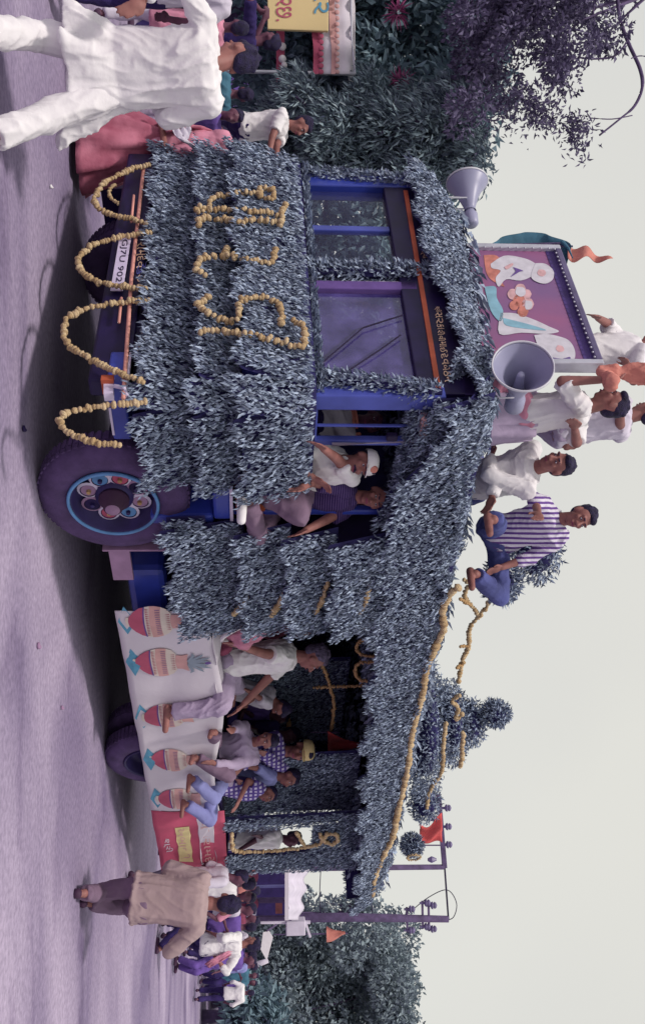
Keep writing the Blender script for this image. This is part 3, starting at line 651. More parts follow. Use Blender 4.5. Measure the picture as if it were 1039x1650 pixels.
garland('long marigold string across the leaf panel in the bed', [S(a, b, .9) for a, b in ((516, 1066), (525, 1085), (534, 1115), (538, 1140), (533, 1178))], .024, group='marigold strings inside the bed', m=MARID)
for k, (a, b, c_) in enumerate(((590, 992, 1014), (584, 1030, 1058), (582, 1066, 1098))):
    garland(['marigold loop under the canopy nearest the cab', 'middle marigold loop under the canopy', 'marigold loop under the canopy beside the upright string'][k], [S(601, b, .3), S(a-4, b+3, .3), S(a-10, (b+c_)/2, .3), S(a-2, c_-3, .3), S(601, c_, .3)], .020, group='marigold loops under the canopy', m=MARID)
for k, (a, b, c_) in enumerate(((405, 1143, 1185), (466, 1156, 1185))):
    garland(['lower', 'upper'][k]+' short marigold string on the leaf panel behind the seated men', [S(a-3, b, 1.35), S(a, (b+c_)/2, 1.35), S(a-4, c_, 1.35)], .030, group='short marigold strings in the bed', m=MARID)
garland('marigold garland outlining the slot in the rear leaf panel', [S(a, b, -.06) for a, b in ((373, 1343), (375, 1370), (392, 1373), (430, 1372), (490, 1366), (516, 1360), (527, 1344), (542, 1344), (545, 1354), (535, 1362), (518, 1352), (516, 1345))], .026, group='marigold strings round the rear slot', sm=False)
garland('short slanting marigold string above the rear slot', [S(478, 1342, -.06), S(484, 1352, -.06), S(490, 1362, -.06)], .024, group='marigold strings round the rear slot', sm=False)
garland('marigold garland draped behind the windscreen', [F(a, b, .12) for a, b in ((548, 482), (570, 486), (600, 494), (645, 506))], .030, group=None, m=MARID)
# ==PEOPLE==
def ik(a, c, l1, l2, hint):
    a = V(a); c = V(c); d = c-a; D = d.length
    if D > (l1+l2)*.995: c = a+d*((l1+l2)*.995/D); d = c-a; D = d.length
    D = max(D, abs(l1-l2)+.02); x = (l1*l1-l2*l2+D*D)/(2*D); h_ = math.sqrt(max(0, l1*l1-x*x)); n = d.normalized(); q = V(hint)-n*V(hint).dot(n)
    if q.length < 1e-4: q = n.orthogonal()
    return a+n*x+q.normalized()*h_, c
def remesh(mb, vox, sm=3):
    me = bpy.data.meshes.new('tmp'); me.from_pydata([tuple(v) for v in mb.v], [], mb.f); me.update()
    o = bpy.data.objects.new('tmp', me); COL.objects.link(o)
    r = o.modifiers.new('r', 'REMESH'); r.mode = 'VOXEL'; r.voxel_size = vox; r.use_smooth_shade = True
    s_ = o.modifiers.new('s', 'SMOOTH'); s_.factor = .6; s_.iterations = sm
    dg = bpy.context.evaluated_depsgraph_get(); out_ = bpy.data.meshes.new_from_object(o.evaluated_get(dg))
    bpy.data.objects.remove(o); bpy.data.meshes.remove(me); return out_
def folds(me, amp, fq, seed, drop=UZ):
    n = len(me.vertices); co = np.empty(n*3, np.float32); nm = np.empty(n*3, np.float32)
    me.vertices.foreach_get('co', co); me.vertices.foreach_get('normal', nm); co = co.reshape(-1, 3); nm = nm.reshape(-1, 3)
    f = fq*.30; of = V((seed*1.7 % 31, seed*2.3 % 17, seed*.9 % 23)); d = np.empty(n); nz_ = noise.noise
    for i in range(n):
        x, y, z = co[i]; q = V((x*f, y*f, z*f*.5))+of; a = nz_(q*.55); q = q+V((a*1.6, -a*1.3, a*1.1))
        r1_ = 1-abs(nz_(q))*2.4; r2_ = 1-abs(nz_(q*2.1+of))*2.6
        d[i] = max(0, r1_)**2*1.0+max(0, r2_)**2*.45
    co += nm*((d-d.mean()*.6)*amp*1.25)[:, None]; me.vertices.foreach_set('co', co.ravel()); me.update()
def person(label, pel, neck, fwd, hands, feet, kn=None, el=None, s=1., skin=None, top=WHITE, sleeve='long', hem=.12, bot=GREYT, hair=HAIR, vox=.010, look=None, hup=None, extra=None,
           group=None, base=None, shoe=None, tucked=False, hemr=1., legs=True, moust=False, flare=0., name='person', curl=.6, wide=1., noleg=False, tflare=0., pleat=0., tail=None, legr=1.):
    skin = skin or SKIN; pel = V(pel); neck = V(neck); fwd = V(fwd).normalized(); tu = (neck-pel).normalized()
    s = (neck-pel).length/.52 if s is None else s
    fwd = (fwd-tu*fwd.dot(tu)).normalized(); lf = tu.cross(fwd).normalized(); ax = (lf, fwd, tu)
    hu = V(hup).normalized() if hup is not None else (tu+UZ).normalized(); hf = V(look if look is not None else fwd); hf = (hf-hu*hf.dot(hu)).normalized(); hl = hu.cross(hf); hax = (hl, hf, hu)
    hc = neck+tu*.025*s+hu*.130*s+hf*.02*s
    if base is None: base = V(((feet[0][0]+feet[1][0])/2, (feet[0][1]+feet[1][1])/2, min(feet[0][2], feet[1][2])))
    th = Thing(name, label, 'person', base, group)
    sh = [neck-tu*.055*s+lf*.175*s*k*wide for k in (1, -1)]; hp = [pel+lf*.09*s*k-tu*.02*s for k in (1, -1)]
    tl = (neck-pel).length
    arms = []; legs_ = []
    for k in (0, 1):
        sg = 1-2*k
        hint = V(el[k]) if el and el[k] is not None else (lf*sg*.6-fwd*.6-UZ*.4)
        e_, h_ = ik(sh[k], hands[k], .285*s, .255*s, hint); arms.append((sh[k], e_, h_))
        hint = V(kn[k]) if kn and kn[k] is not None else fwd
        f_ = V(feet[k])+UZ*.075*s if not noleg else V(feet[k])
        q, a_ = ik(hp[k], f_, .43*s, .41*s, hint); legs_.append((hp[k], q, a_))
    TL = [(-.17, .10, .08), (-.08, .155, .115), (.05, .16, .12), (.25, .14, .108), (.45, .135, .10), (.66, .155, .115), (.85, .165, .11), (.95, .10, .075), (1.0, .055, .055)]
    def loft(mb, rows, n=18):
        k0 = len(mb.v)
        for t, rx, ry in rows:
            c = pel+tu*(tl*t)
            for a in range(n):
                g = 2*math.pi*a/n; mb.v.append(c+lf*(rx*s*wide*math.cos(g))+fwd*(ry*s*math.sin(g)))
        for i in range(len(rows)-1):
            for a in range(n): mb.f.append((k0+i*n+a, k0+i*n+(a+1) % n, k0+(i+1)*n+(a+1) % n, k0+(i+1)*n+a))
        mb.f.append(tuple(k0+a for a in range(n-1, -1, -1))); mb.f.append(tuple(k0+(len(rows)-1)*n+a for a in range(n)))
    def ploft(mb, rows, n=60):
        k0 = len(mb.v)
        fine = []
        for i in range(len(rows)-1):
            m_ = 4 if rows[i][0] < 0 else 1
            for q in range(m_): fine.append(tuple(rows[i][e]+(rows[i+1][e]-rows[i][e])*q/m_ for e in range(3)))
        fine.append(rows[-1])
        for t, rx, ry in fine:
            for a in range(n):
                g = 2*math.pi*a/n; f_ = max(0, (.15-t))/.9; k_ = 1+pleat*f_*(math.sin(7*g+2*t*3)+.6*math.sin(13*g-1.5+t*4)); zz = 0
                if tail and t < 0: zz = -tail[1]*max(0, math.cos(g-tail[0]))**3*(-t)
                mb.v.append(pel+tu*(tl*t)+V((0, 0, zz))+lf*(rx*s*wide*math.cos(g)*k_)+fwd*(ry*s*math.sin(g)*k_))
        for i in range(len(fine)-1):
            for a in range(n): mb.f.append((k0+i*n+a, k0+i*n+(a+1) % n, k0+(i+1)*n+(a+1) % n, k0+(i+1)*n+a))
        mb.f.append(tuple(k0+a for a in range(n-1, -1, -1))); mb.f.append(tuple(k0+(len(fine)-1)*n+a for a in range(n)))
    # body: one continuous skin
    b = MB(); loft(b, TL)
    b.cap(neck-tu*.04*s, hc-hu*.05*s, .058*s, .052*s)
    for k in (0, 1):
        a0, a1, a2 = arms[k]; b.cap(a0, a1, .050*s, .040*s); b.cap(a1, a2, .040*s, .027*s); b.cap(neck-tu*.045*s, a0, .042*s, .046*s)
        d = (a2-a1).normalized(); side = d.cross(V(fwd)); side = side.normalized() if side.length > .1 else lf; pn = side.cross(d).normalized()
        pc_ = a2+d*.05*s; b.ell(pc_, (.040*s, .018*s, .052*s), (side, pn, d), 10, 8)
        dn = -UZ if abs(d.z) < .8 else fwd
        for j in range(4):
            r0 = pc_+d*.038*s+side*((j-1.5)*.020*s); L_ = (.075, .085, .078, .06)[j]*s
            m1 = r0+(d*.95+side*(j-1.5)*.07+dn*curl*.35).normalized()*L_*.5; m2 = m1+(d*.7+dn*curl).normalized()*L_*.5
            b.cap(r0, m1, .0095*s, .0088*s, 6); b.cap(m1, m2, .0088*s, .0075*s, 6)
        t0 = a2+d*.02*s+side*(.028*s)*(-1 if k else 1); t1 = t0+(d*.7+side*(-.7 if k else .7)+dn*.3).normalized()*.045*s
        b.cap(t0, t1, .012*s, .010*s, 6); b.cap(t1, t1+(d+dn*.3).normalized()*.03*s, .010*s, .008*s, 6)
        if legs:
            l0, l1, l2 = legs_[k]; b.cap(l0, l1, .078*s, .052*s); b.cap(l1, l1+(l2-l1)*.35, .053*s, .056*s); b.cap(l1+(l2-l1)*.35, l2, .056*s, .036*s)
            fd = V((fwd.x, fwd.y, 0)); fd = fd.normalized() if fd.length > .1 else hf
            if abs((l1-l2).normalized().z) < .5: fd = (fd*.3+(-UZ)*.2+(l2-l1).normalized()*.2).normalized() if False else fd
            b.cap(l2-UZ*.035*s-fd*.03*s, l2-UZ*.05*s+fd*.14*s, .034*s, .026*s)
            legs_[k] = (l0, l1, l2, fd)
    # head
    E_ = lambda x, y, z: hc+hl*x*s+hf*y*s+hu*z*s
    b.ell(E_(0, -.012, .028), (.076*s, .095*s, .092*s), hax, 16, 12); b.ell(E_(0, .028, -.03), (.060*s, .062*s, .085*s), hax, 14, 10); b.ell(E_(0, .055, -.088), (.030*s, .028*s, .024*s), hax)
    b.cap(E_(0, .088, .012), E_(0, .113, -.030), .009*s, .016*s, 8); b.cap(E_(-.014, .098, -.034), E_(.014, .098, -.034), .011*s, .011*s, 8)
    b.cap(E_(-.045, .078, .030), E_(.045, .078, .030), .012*s, .012*s, 8); b.cap(E_(-.022, .083, -.062), E_(.022, .083, -.062), .011*s, .011*s, 8)
    for g in (-1, 1): b.ell(E_(g*.078, -.005, -.005), (.012*s, .022*s, .034*s), hax, 8, 6); b.ell(E_(g*.042, .062, -.018), (.022*s, .022*s, .022*s), hax, 8, 6)
    me = remesh(b, vox, 2); me.materials.append(skin)
    for v_ in me.vertices: v_.co -= th.base
    bo = bpy.data.objects.new('body', me); COL.objects.link(bo); th.add(bo)
    # hair
    if hair:
        hm = MB(); hm.ell(E_(0, -.026, .050), (.080*s, .088*s, .080*s), hax, 16, 12); hm.ell(E_(0, -.058, .0), (.066*s, .052*s, .070*s), hax, 12, 9); hm.ell(E_(.012, .030, .092), (.055*s, .055*s, .034*s), hax, 12, 8)
        for _ in range(46):
            t = random.uniform(0, 6.28); q = random.uniform(.2, 1.); hm.ell(E_(.072*math.cos(t)*q, -.028+.082*math.sin(t)*q, .05+.080*math.sqrt(max(0, 1-q*q))), random.uniform(.010, .020)*s, None, 6, 4)
        hme = remesh(hm, max(vox, .009), 1); hme.materials.append(hair)
        for v_ in hme.vertices: v_.co -= th.base
        ho = bpy.data.objects.new('hair', hme); COL.objects.link(ho); th.add(ho)
    if vox <= .012:
        for g in (-1, 1):
            e1 = MB().ell(E_(g*.031, .080, .006), (.013*s, .009*s, .0075*s), hax, 8, 6); eo = th.part('eye', e1, EYEW, smooth=True)
            th.part('pupil', MB().ell(E_(g*.031, .0875, .006), (.006*s, .004*s, .0062*s), hax, 6, 5), INK, parent=eo, smooth=True)
            th.part('eyebrow', MB().cap(E_(g*.016, .092, .030), E_(g*.050, .080, .033), .0055*s, .0045*s, 6), HAIR, smooth=True)
        th.part('lips', MB().cap(E_(-.020, .094, -.062), E_(.020, .094, -.062), .0055*s, .0055*s, 6), MAROON, smooth=True)
        if moust: th.part('moustache', MB().cap(E_(0, .101, -.048), E_(-.030, .090, -.056), .009*s, .006*s, 6).cap(E_(0, .101, -.048), E_(.030, .090, -.056), .009*s, .006*s, 6), HAIR, smooth=True)
    # clothes
    def cloth(nm, mb, m, vx, amp, fq, sd, lab=None):
        me = remesh(mb, vx, 2); folds(me, amp, fq, sd); me.materials.append(m)
        for v_ in me.vertices: v_.co -= th.base
        o = bpy.data.objects.new(nm, me); COL.objects.link(o); return th.add(o, label=lab)
    vx = vox*1.15
    if top:
        c = MB(); g = .020; rows = [(-hem-.0, (.165+flare)*hemr, (.125+flare*.7)*hemr)] if hem > 0 else []
        if hem > .3: rows.append((-hem*.5, .178+flare*.5, .138+flare*.35))
        rows += [(-.08 if hem > .1 else -.02, .175, .135), (.05, .178, .137), (.25, .165, .130), (.45, .160, .125), (.66, .175, .135), (.85, .185, .130), (.955, .145, .108), (.99, .078, .074), (1.025, .066, .064)]
        if pleat or tail: ploft(c, rows)
        else: loft(c, rows, 22)
        for k in (0, 1):
            a0, a1, a2 = arms[k]; c.cap(neck-tu*.050*s, a0, .064*s, .070*s)
            if sleeve == 'long': c.cap(a0, a1, .070*s, .058*s); c.tube([a1-(a2-a1)*.05, a1, a1+(a2-a1)*.96], [.04*s, .058*s, .044*s], 12)
            elif sleeve == 'half': c.cap(a0, a0+(a1-a0)*.3, .070*s, .068*s); c.tube([a0, a0+(a1-a0)*.97], [.068*s, .066*s], 12)
            elif sleeve == 'rolled': c.cap(a0, a1, .070*s, .058*s); c.cap(a1, a1+(a2-a1)*.35, .060*s, .054*s)
            elif sleeve == 'short': c.cap(a0, a0+(a1-a0)*.2, .070*s, .068*s); c.tube([a0, a0+(a1-a0)*.76], [.068*s, .070*s], 12)
        cloth('shirt' if hem < .5 else 'kurta', c, top, vx, .012*s, 20, hash(label) % 999)
    if bot and legs:
        c = MB(); loft(c, [(-.16, .12, .10), (-.08, .172, .132), (.08, .172, .132), (.13, .165, .128)], 18)
        for k in (0, 1):
            l0, l1, l2, fd = legs_[k]; c.cap(l0, l1, (.097 if hem < .3 else .074)*s*legr, .074*s*legr); c.tube([l1-(l2-l1)*.05, l1, l1+(l2-l1)*.5, l1+(l2-l1)*.95], [.05*s, .074*s*legr, .070*s*legr, (.066+tflare)*s*legr], 14)
        cloth('trousers', c, bot, vx, .011*s, 16, (hash(label)+7) % 999)
    if legs:
        for k in (0, 1):
            l0, l1, l2, fd = legs_[k]
            if shoe: th.part('shoe', MB().cap(l2-UZ*.045*s-fd*.035*s, l2-UZ*.052*s+fd*.15*s, .042*s, .034*s), shoe, smooth=True)
    th.E = E_; th.hc = hc; th.hax = (hl, hf, hu); th.arms = arms; th.s = s; th.ax = ax; th.neck = neck; th.cloth = cloth; th.pel = pel; th.legs = legs_
    return th
def hash(t):                                 # stable seed
    r = 0
    for ch in t: r = (r*131+ord(ch)) % 1000003
    return r
def cap_on(th, m, brim=True, emblem=None):
    s = th.s; E_ = th.E; hl, hf, hu = th.hax
    mb = MB().lathe(E_(0, -.015, .045), hu, [(-.01*s, .097*s), (.03*s, .098*s), (.065*s, .085*s), (.085*s, .05*s), (.092*s, 0)], 22)
    o = th.part('cap', mb, m, smooth=True)
    if brim: solid(th.part('cap_brim', MB().sheet(lambda u, v: E_((u-.5)*.15*(1-.25*v), .07+.075*v*math.sqrt(max(.05, 1-(2*u-1)**2*.8)), .038-.01*v), 8, 3), m, parent=o, smooth=True))
    if emblem: th.part('emblem', MB().lathe(E_(0, .072, .088), hf, [(0, .030*s), (.012, .026*s), (.014, 0)], 12), emblem, parent=o)
FR = lambda x, y: DX*x+DY*y
PK = W
# --- left foreground
K = 5.75
whiteman = person('large man in a loose white kurta striding away, seen from behind, nearest the camera', W(205, 112, K), W(350, 104, K-.05), (-.45, .85, 0), [W(232, -4, K-.35), W(250, 150, K+.3)], [G(-48, 50), G(-40, 222)], s=1.06,
       el=[V((-.6, -.6, -.6)), None], hem=.58, flare=.13, sleeve='long', top=WHITE, bot=WHITE, vox=.009, look=(-.8, .5, -.5), hup=(-.5, .55, .7), hair=HAIR, shoe=SHOED, wide=1.2, tflare=.0, pleat=.16, tail=(3.1, .30), legr=1.15)
woman = person('woman in a crimson pink sari standing beside the front of the lorry', W(245, 235, 8.4), W(322, 228, 8.4), (-.7, -.5, 0), [W(262, 210, 8.2), W(255, 262, 8.2)], [G(152, 216), G(150, 252)], s=.95, top=PINKC, sleeve='short', hem=.05, bot=None, vox=.011, look=(-.5, .6, 0))
def skirt(th, z0_, r0, z1_, r1, m, nm='skirt', cx=None, amp=.02, n=60, rows=14):
    c = cx or V((th.pel.x, th.pel.y, 0))
    def f(u, v):
        a = u*6.283; r = r0+(r1-r0)*v; q = r*(1+.10*math.sin(a*9+v*3)+.05*math.sin(a*17-v*5)); return V((c.x+q*math.cos(a), c.y+q*.85*math.sin(a), z0_+(z1_-z0_)*v))
    return solid(th.part(nm, MB().sheet(f, n, rows), m, smooth=True))
skirt(woman, woman.pel.z+.12, .17, .06, .42, SARI, 'sari_skirt')
def drape(th, pts, wd, m, nm='shawl', off=V((0, 0, 0))):
    p = smoothpts(pts, 6); n = len(p)-1; hl, hf, _ = th.ax
    def f(u, v):
        i = min(n, int(u*n)); q = p[i]; d = (p[min(i+1, n)]-p[max(i-1, 0)]).normalized(); s_ = d.cross(hf).normalized()
        return q+s_*(v-.5)*wd*(1+.2*math.sin(u*9))+hf*(.016*math.sin(v*19+u*4))+off
    return solid(th.part(nm, MB().sheet(f, 30, 12), m, smooth=True))
A_ = woman
drape(A_, [A_.neck+A_.ax[0]*.15+A_.ax[1]*.14-UZ*.3, A_.neck+A_.ax[0]*.05+A_.ax[1]*.15-UZ*.1, A_.neck-A_.ax[0]*.16+UZ*.02, A_.neck-A_.ax[0]*.2-A_.ax[1]*.16-UZ*.35, A_.neck-A_.ax[0]*.15-A_.ax[1]*.2-UZ*.75], .26, SARI, 'sari_end')
drape(A_, [S(318, 690, 0)*0+W(292, 205, 8.0), W(300, 225, 8.0), W(322, 245, 8.1), W(352, 262, 8.2)], .13, WHITEP, 'white_stole')
A_.cloth('head_cloth', MB().ell(A_.E(0, -.04, .03), (.098, .10, .115), A_.hax, 14, 10).cap(A_.E(0, -.07, -.06), A_.E(0, -.06, -.18), .09, .12), PINKC, .012, .008, 18, 4)
def stander(label, hx, iy, Y, fwd, top, bot=GREYT, s=None, zt=None, look=None, sleeve='half', hem=.12, hair=HAIR, skin=SKIND, arms=None, vox=.017, group='onlookers in the background', walk=0., legs=True, flare=0, shoe=SHOED):
    """upright person whose head centre shows at pixel (hx, iy)"""
    H = W(hx, iy, Y); s = s or max(.72, min(1.12, H.z/1.58)); nk = H-UZ*.16*s; pz = nk-UZ*.52*s; lf = UZ.cross(V(fwd).normalized()); f = V(fwd).normalized()
    g0 = pz.z-.85*s
    ha = arms(nk, lf, f, s) if arms else [nk+lf*.24*s-UZ*.50*s+f*.06, nk-lf*.24*s-UZ*.50*s+f*.12]
    g0 = max(0, g0) if zt is None else zt
    ft = [V((pz.x, pz.y, g0))+lf*.10*s+f*walk, V((pz.x, pz.y, g0))-lf*.10*s-f*walk]
    return person(label, pz, nk, fwd, ha, ft, s=s, top=top, bot=bot, look=look, sleeve=sleeve, hem=hem, hair=hair, skin=skin, vox=vox, group=group, legs=legs, flare=flare, shoe=shoe)
up_arm = lambda nk, lf, f, s: [nk+lf*.20*s+f*.25*s+UZ*.05, nk-lf*.12*s+f*.42*s+UZ*.10]
hold = lambda nk, lf, f, s: [nk+lf*.10*s+f*.32*s-UZ*.25, nk-lf*.08*s+f*.32*s-UZ*.22]
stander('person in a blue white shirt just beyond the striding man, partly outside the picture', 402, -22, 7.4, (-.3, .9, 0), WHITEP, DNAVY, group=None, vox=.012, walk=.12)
stander('person draped in pale pink cloth behind the striding man', 382, 45, 9.2, (-.4, .6, 0), PINKC, WHITEP, hem=.5, group=None, vox=.014)
stander('dark haired person in an orange brown shirt between striding man and navy shirted one', 392, 92, 10.2, (.6, .6, 0), ORCH, DNAVY, group=None, vox=.014)
stander('person in a dark navy shirt with a bent arm below the yellow board', 434, 68, 11.2, (-.9, .3, 0), DNAVY, DNAVY, s=1.05, group=None, vox=.014, arms=up_arm)
stander('dark haired person in a teal shirt behind the kurta shoulder', 392, 152, 10.6, (-.3, .9, 0), TEAL, DNAVY, group=None, vox=.014)
stander('person in a purple shirt next to the bending white shirt', 376, 186, 9.6, (.5, -.6, 0), PURPC, GREYT, group=None, vox=.014)
stander('child in a pink top by the corner of the leaf front', 352, 212, 9.9, (.3, -.6, 0), PINKC, SARI, group=None, vox=.014)
tee = person('man in a white short sleeved shirt standing high, hands held out before him', W(392, 205, 10.5), W(462, 200, 10.5), (.95, -.2, 0), [W(446, 252, 10.3), W(430, 262, 10.2)], [G(230, 200)+V((0, 0, .45)), G(230, 215)+V((0, 0, .45))], s=1., top=WHITE, sleeve='short', bot=DNAVY, vox=.012, hem=.12, el=[V((0, 0, -1)), V((0, 0, -1))], base=V((W(392, 205, 10.5).x, 10.5, 0)))
single('wooden_crate', 'low dark crate under the man in the white short sleeved shirt', 'crate', MB().box(-4.65, -3.6, 10.2, 10.9, 0, .45), BARK, V((-4.1, 10.5, 0)))
# --- right of the lorry
bf = [G(120, 1440), G(130, 1455)]
YB = (bf[0].y+bf[1].y)/2
khaki = person('man in a khaki kurta walking away behind the lorry tail', W(232, 1447, YB), W(332, 1456, YB-.05), (.35, .9, 0), [W(262, 1425, YB+.25), W(300, 1500, YB+.1)], [bf[0], bf[1]], s=None, top=BROWNK, sleeve='long', hem=.16, flare=.03, bot=BROWNT, vox=.010, shoe=SHOED, look=(.4, .9, -.2), hup=(.1, .1, 1), wide=1.12, pleat=.10)
nf = [G(250, 1529), G(262, 1512)]; YN = nf[0].y
navy = person('man in navy trousers and a white shirt with a pink shawl', W(330, 1522, YN), W(388, 1523, YN), (-.5, .85, 0), [W(345, 1505, YN-.1), W(350, 1545, YN)], [nf[0], nf[1]], s=None, top=WHITE, sleeve='rolled', hem=.12, bot=DNAVY, vox=.012, shoe=SHOED, wide=1.1)
drape(navy, [navy.neck-UZ*.5-navy.ax[1]*.2-navy.ax[0]*.2, navy.neck-UZ*.2-navy.ax[1]*.16, navy.neck+navy.ax[0]*.2*0-UZ*.0, navy.neck-UZ*.35+navy.ax[1]*.18], .12, PINKC)
ff = G(312, 1599); stander('lone distant walker in a white shirt, farthest along the open road', 403, 1600, ff.y, (.4, .9, 0), WHITE, DNAVY, group=None, walk=.25, sleeve='rolled')
rt = [('woman in a pale sari right behind the red banner', 386, 1412, 11.5, WHITEP, WHITEP), ('person in a white shirt close behind the lorry tail', 398, 1424, 12.5, WHITE, GREYT), ('person with an orange scarf behind the khaki kurta', 399, 1446, 13.5, PINKC, WHITEP),
      ('dark haired youth in a lilac shirt between the khaki kurta and the stall', 402, 1464, 15.5, WHITEP, DNAVY), ('person in a purple top above the white shirt with the pink shawl', 402, 1494, 15.5, PURPC, DNAVY), ('person in maroon near the pole foot', 408, 1484, 18, MAROON, DNAVY),
      ('person in a purple sari next to the pink shawl, facing the road', 404, 1546, 18, PURPC, PURPC), ('person in dark clothes with an orange bundle behind the pink shawl', 405, 1538, 20, DNAVY, DNAVY), ('person in a dusky blue shirt well past the pole', 408, 1558, 24, BLUEC, DNAVY), ('person in teal at the far edge of the crowd', 410, 1572, 26, TEAL, DNAVY), ('white clad person far behind the purple sari', 410, 1515, 22, WHITEP, WHITEP), ('person in brown beside the stall post', 409, 1436, 18, ORCH, DNAVY), ('person in indigo at the far end of the crowd, nearest the lone walker', 408, 1584, 27, PURPC, DNAVY)]
for i, (lb, hx, iy, Y, t_, b_) in enumerate(rt):
    a = i*1.9; stander(lb, hx, iy, Y, (math.cos(a), math.sin(a), 0), t_, b_, group='crowd behind the lorry tail', vox=.022 if Y > 14 else .016, hem=.5 if i % 3 == 0 else .12, arms=hold if i % 2 else None)
# --- cab
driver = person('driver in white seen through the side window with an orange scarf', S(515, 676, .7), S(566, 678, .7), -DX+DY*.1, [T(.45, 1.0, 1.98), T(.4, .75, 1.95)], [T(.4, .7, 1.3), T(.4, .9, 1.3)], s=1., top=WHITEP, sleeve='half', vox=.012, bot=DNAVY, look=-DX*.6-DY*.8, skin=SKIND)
drape(driver, [driver.neck+driver.ax[1]*.16-UZ*.25, driver.neck+driver.ax[1]*.13-UZ*.05, driver.neck+driver.ax[0]*.13, driver.neck-driver.ax[1]*.15], .12, SAFF, 'scarf')
pas = person('grey clad passenger dimly seen through the windscreen', F(478, 545, .45), F(548, 540, .45), -DX, [F(500, 510, .3), F(505, 570, .3)], [T(.4, .9, 1.3), T(.5, .6, 1.3)], s=1., top=WHITEP, sleeve='half', vox=.014, bot=DNAVY, skin=SKIND)
capm = person('man in a white cap with an orange emblem leaning out of the cab door', S(482, 766, .22), S(548, 742, .02), nS*.8-DX*.3, [S(520, 722, -.16), S(505, 770, -.12)], [S(395, 790, .05), S(392, 775, .05)], s=.98, top=WHITE, sleeve='short', vox=.010, bot=BROWNT, look=nS*.9-DX*.2, hup=UZ*.9+DX*.1, kn=[nS-DX*.2, nS], moust=True)
cap_on(capm, WHITE, True, SAFF)
arm = person('man in a dark ribbed shirt in the cab doorway, one arm stretched out', S(452, 794, .22), S(572, 800, .08), nS*.75+DX*.3, [S(472, 866, -.30), S(486, 786, -.22)], [S(384, 806, -.14), S(384, 775, -.10)], s=.98, top=FINES, sleeve='short', vox=.009, bot=BROWNT, look=nS*.8-DX*.5, kn=[nS*.35+DX, nS*.3-DX], el=[DX-UZ*.5, -UZ-DX*.4], shoe=SHOEW, moust=False, curl=.5)
# --- roof
r1 = person('man in an open white shirt sitting on the leafy roof, face in profile', S(762, 776, .7), S(862, 754, .5), -DX*.9+nS*.25, [S(790, 735, .7), S(792, 800, .3)], [S(752, 772, .8)-DX*.8+DY*.2-UZ*.1, S(752, 772, .8)-DX*.8+DY*.35-UZ*.1], s=1.08, top=WHITE, sleeve='long', vox=.008, bot=JEANS, look=-DX*1.+nS*.25, kn=[DY, DY], el=[-DX*.3-UZ+nS*.3, nS*.8-UZ+DX*.3], hem=.08)
r2 = person('youth in a striped shirt and jeans on the roof edge, leaning on one hand', S(798, 862, .55), S(900, 836, .45), nS*.85-DX*.2, [S(808, 914, .25), S(866, 826, .1)], [S(750, 925, .12), S(778, 836, .0)], s=1.08, top=STRIPE, sleeve='rolled', vox=.008, bot=JEANS, look=nS*.9-DX*.35, kn=[UZ*.6+DX*1.0+nS*.3, UZ+nS*.3], el=[DX, None], hem=.06, skin=SKIN)
r3 = person('man in a white shirt on the roof reaching up to the picture frame', S(845, 668, .7), S(946, 656, .65), DY*.6-DX*.6, [S(968, 612, .5), S(925, 690, .4)], [S(775, 660, .7), S(775, 690, .7)], s=1.08, top=WHITE, sleeve='half', vox=.009, bot=PINKC, look=DY*.6-DX*.9, el=[-DX-UZ*.5, UZ*.3+DX], hem=.15)
skirt(r3, r3.pel.z+.06, .19, r3.pel.z-.5, .25, GREYT, 'waist_cloth', n=30, rows=6)
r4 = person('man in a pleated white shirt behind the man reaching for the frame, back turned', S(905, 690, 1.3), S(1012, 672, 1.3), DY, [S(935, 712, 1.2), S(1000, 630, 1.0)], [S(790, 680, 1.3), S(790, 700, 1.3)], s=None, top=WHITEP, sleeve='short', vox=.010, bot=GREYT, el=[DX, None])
r5 = person('person in a white shirt standing behind the framed picture with one fist lowered', F(905, 566, 1.0), F(1026, 560, 1.0), -DX*.8+DY*.4, [F(1010, 590, .8), F(962, 512, .7)], [F(800, 560, 1.0), F(800, 575, 1.0)], s=1.05, top=WHITE, sleeve='half', vox=.010, bot=DNAVY, el=[None, DY+UZ*.1])
# --- bed
bedY = .25
b2 = person('moustached man in a white shirt on the bed edge, leg hanging over the banner', S(372, 1062, .30), S(474, 1056, .28), nS*.75+DX*.5, [S(368, 1160, -.12), S(380, 1040, -.05)], [S(262, 1148, -.12), S(370, 1110, .5)], s=None, top=WHITE, sleeve='short', vox=.008, bot=GREYT, look=nS*.7+DX*.8, kn=[nS+UZ*.2, nS+DX], el=[DX-UZ*.4, nS-DX*.5], moust=True, hair=HAIRG, hem=.1)
b1 = person('woman in a red pink sari behind the bundle at the front of the bed', S(370, 1000, .7), S(462, 1004, .65), nS*.8+DX*.3, [S(395, 1030, .25), S(400, 985, .3)], [T(2.9, .7, 1.2), T(3.0, .6, 1.2)], s=None, top=MAROON, sleeve='half', vox=.012, bot=MAROON, look=nS+DX*.3)
b1.cloth('head_cloth', MB().ell(b1.E(0, -.04, .03), (.098, .10, .115), b1.hax, 14, 10).cap(b1.E(0, -.07, -.06), b1.E(0, -.06, -.2), .09, .13), SARI, .012, .008, 18, 4)
b3 = person('dark haired man in white bending his head in the lorry bed', S(375, 1108, .75), S(440, 1126, .65), nS*.5+DX*.8, [S(385, 1140, .4), S(380, 1100, .4)], [T(4.1, .5, 1.2), T(4.2, .7, 1.2)], s=None, top=WHITEP, sleeve='half', vox=.012, bot=GREYT, look=nS*.7+DX*.3-UZ*.6, hup=UZ*.6+nS*.7)
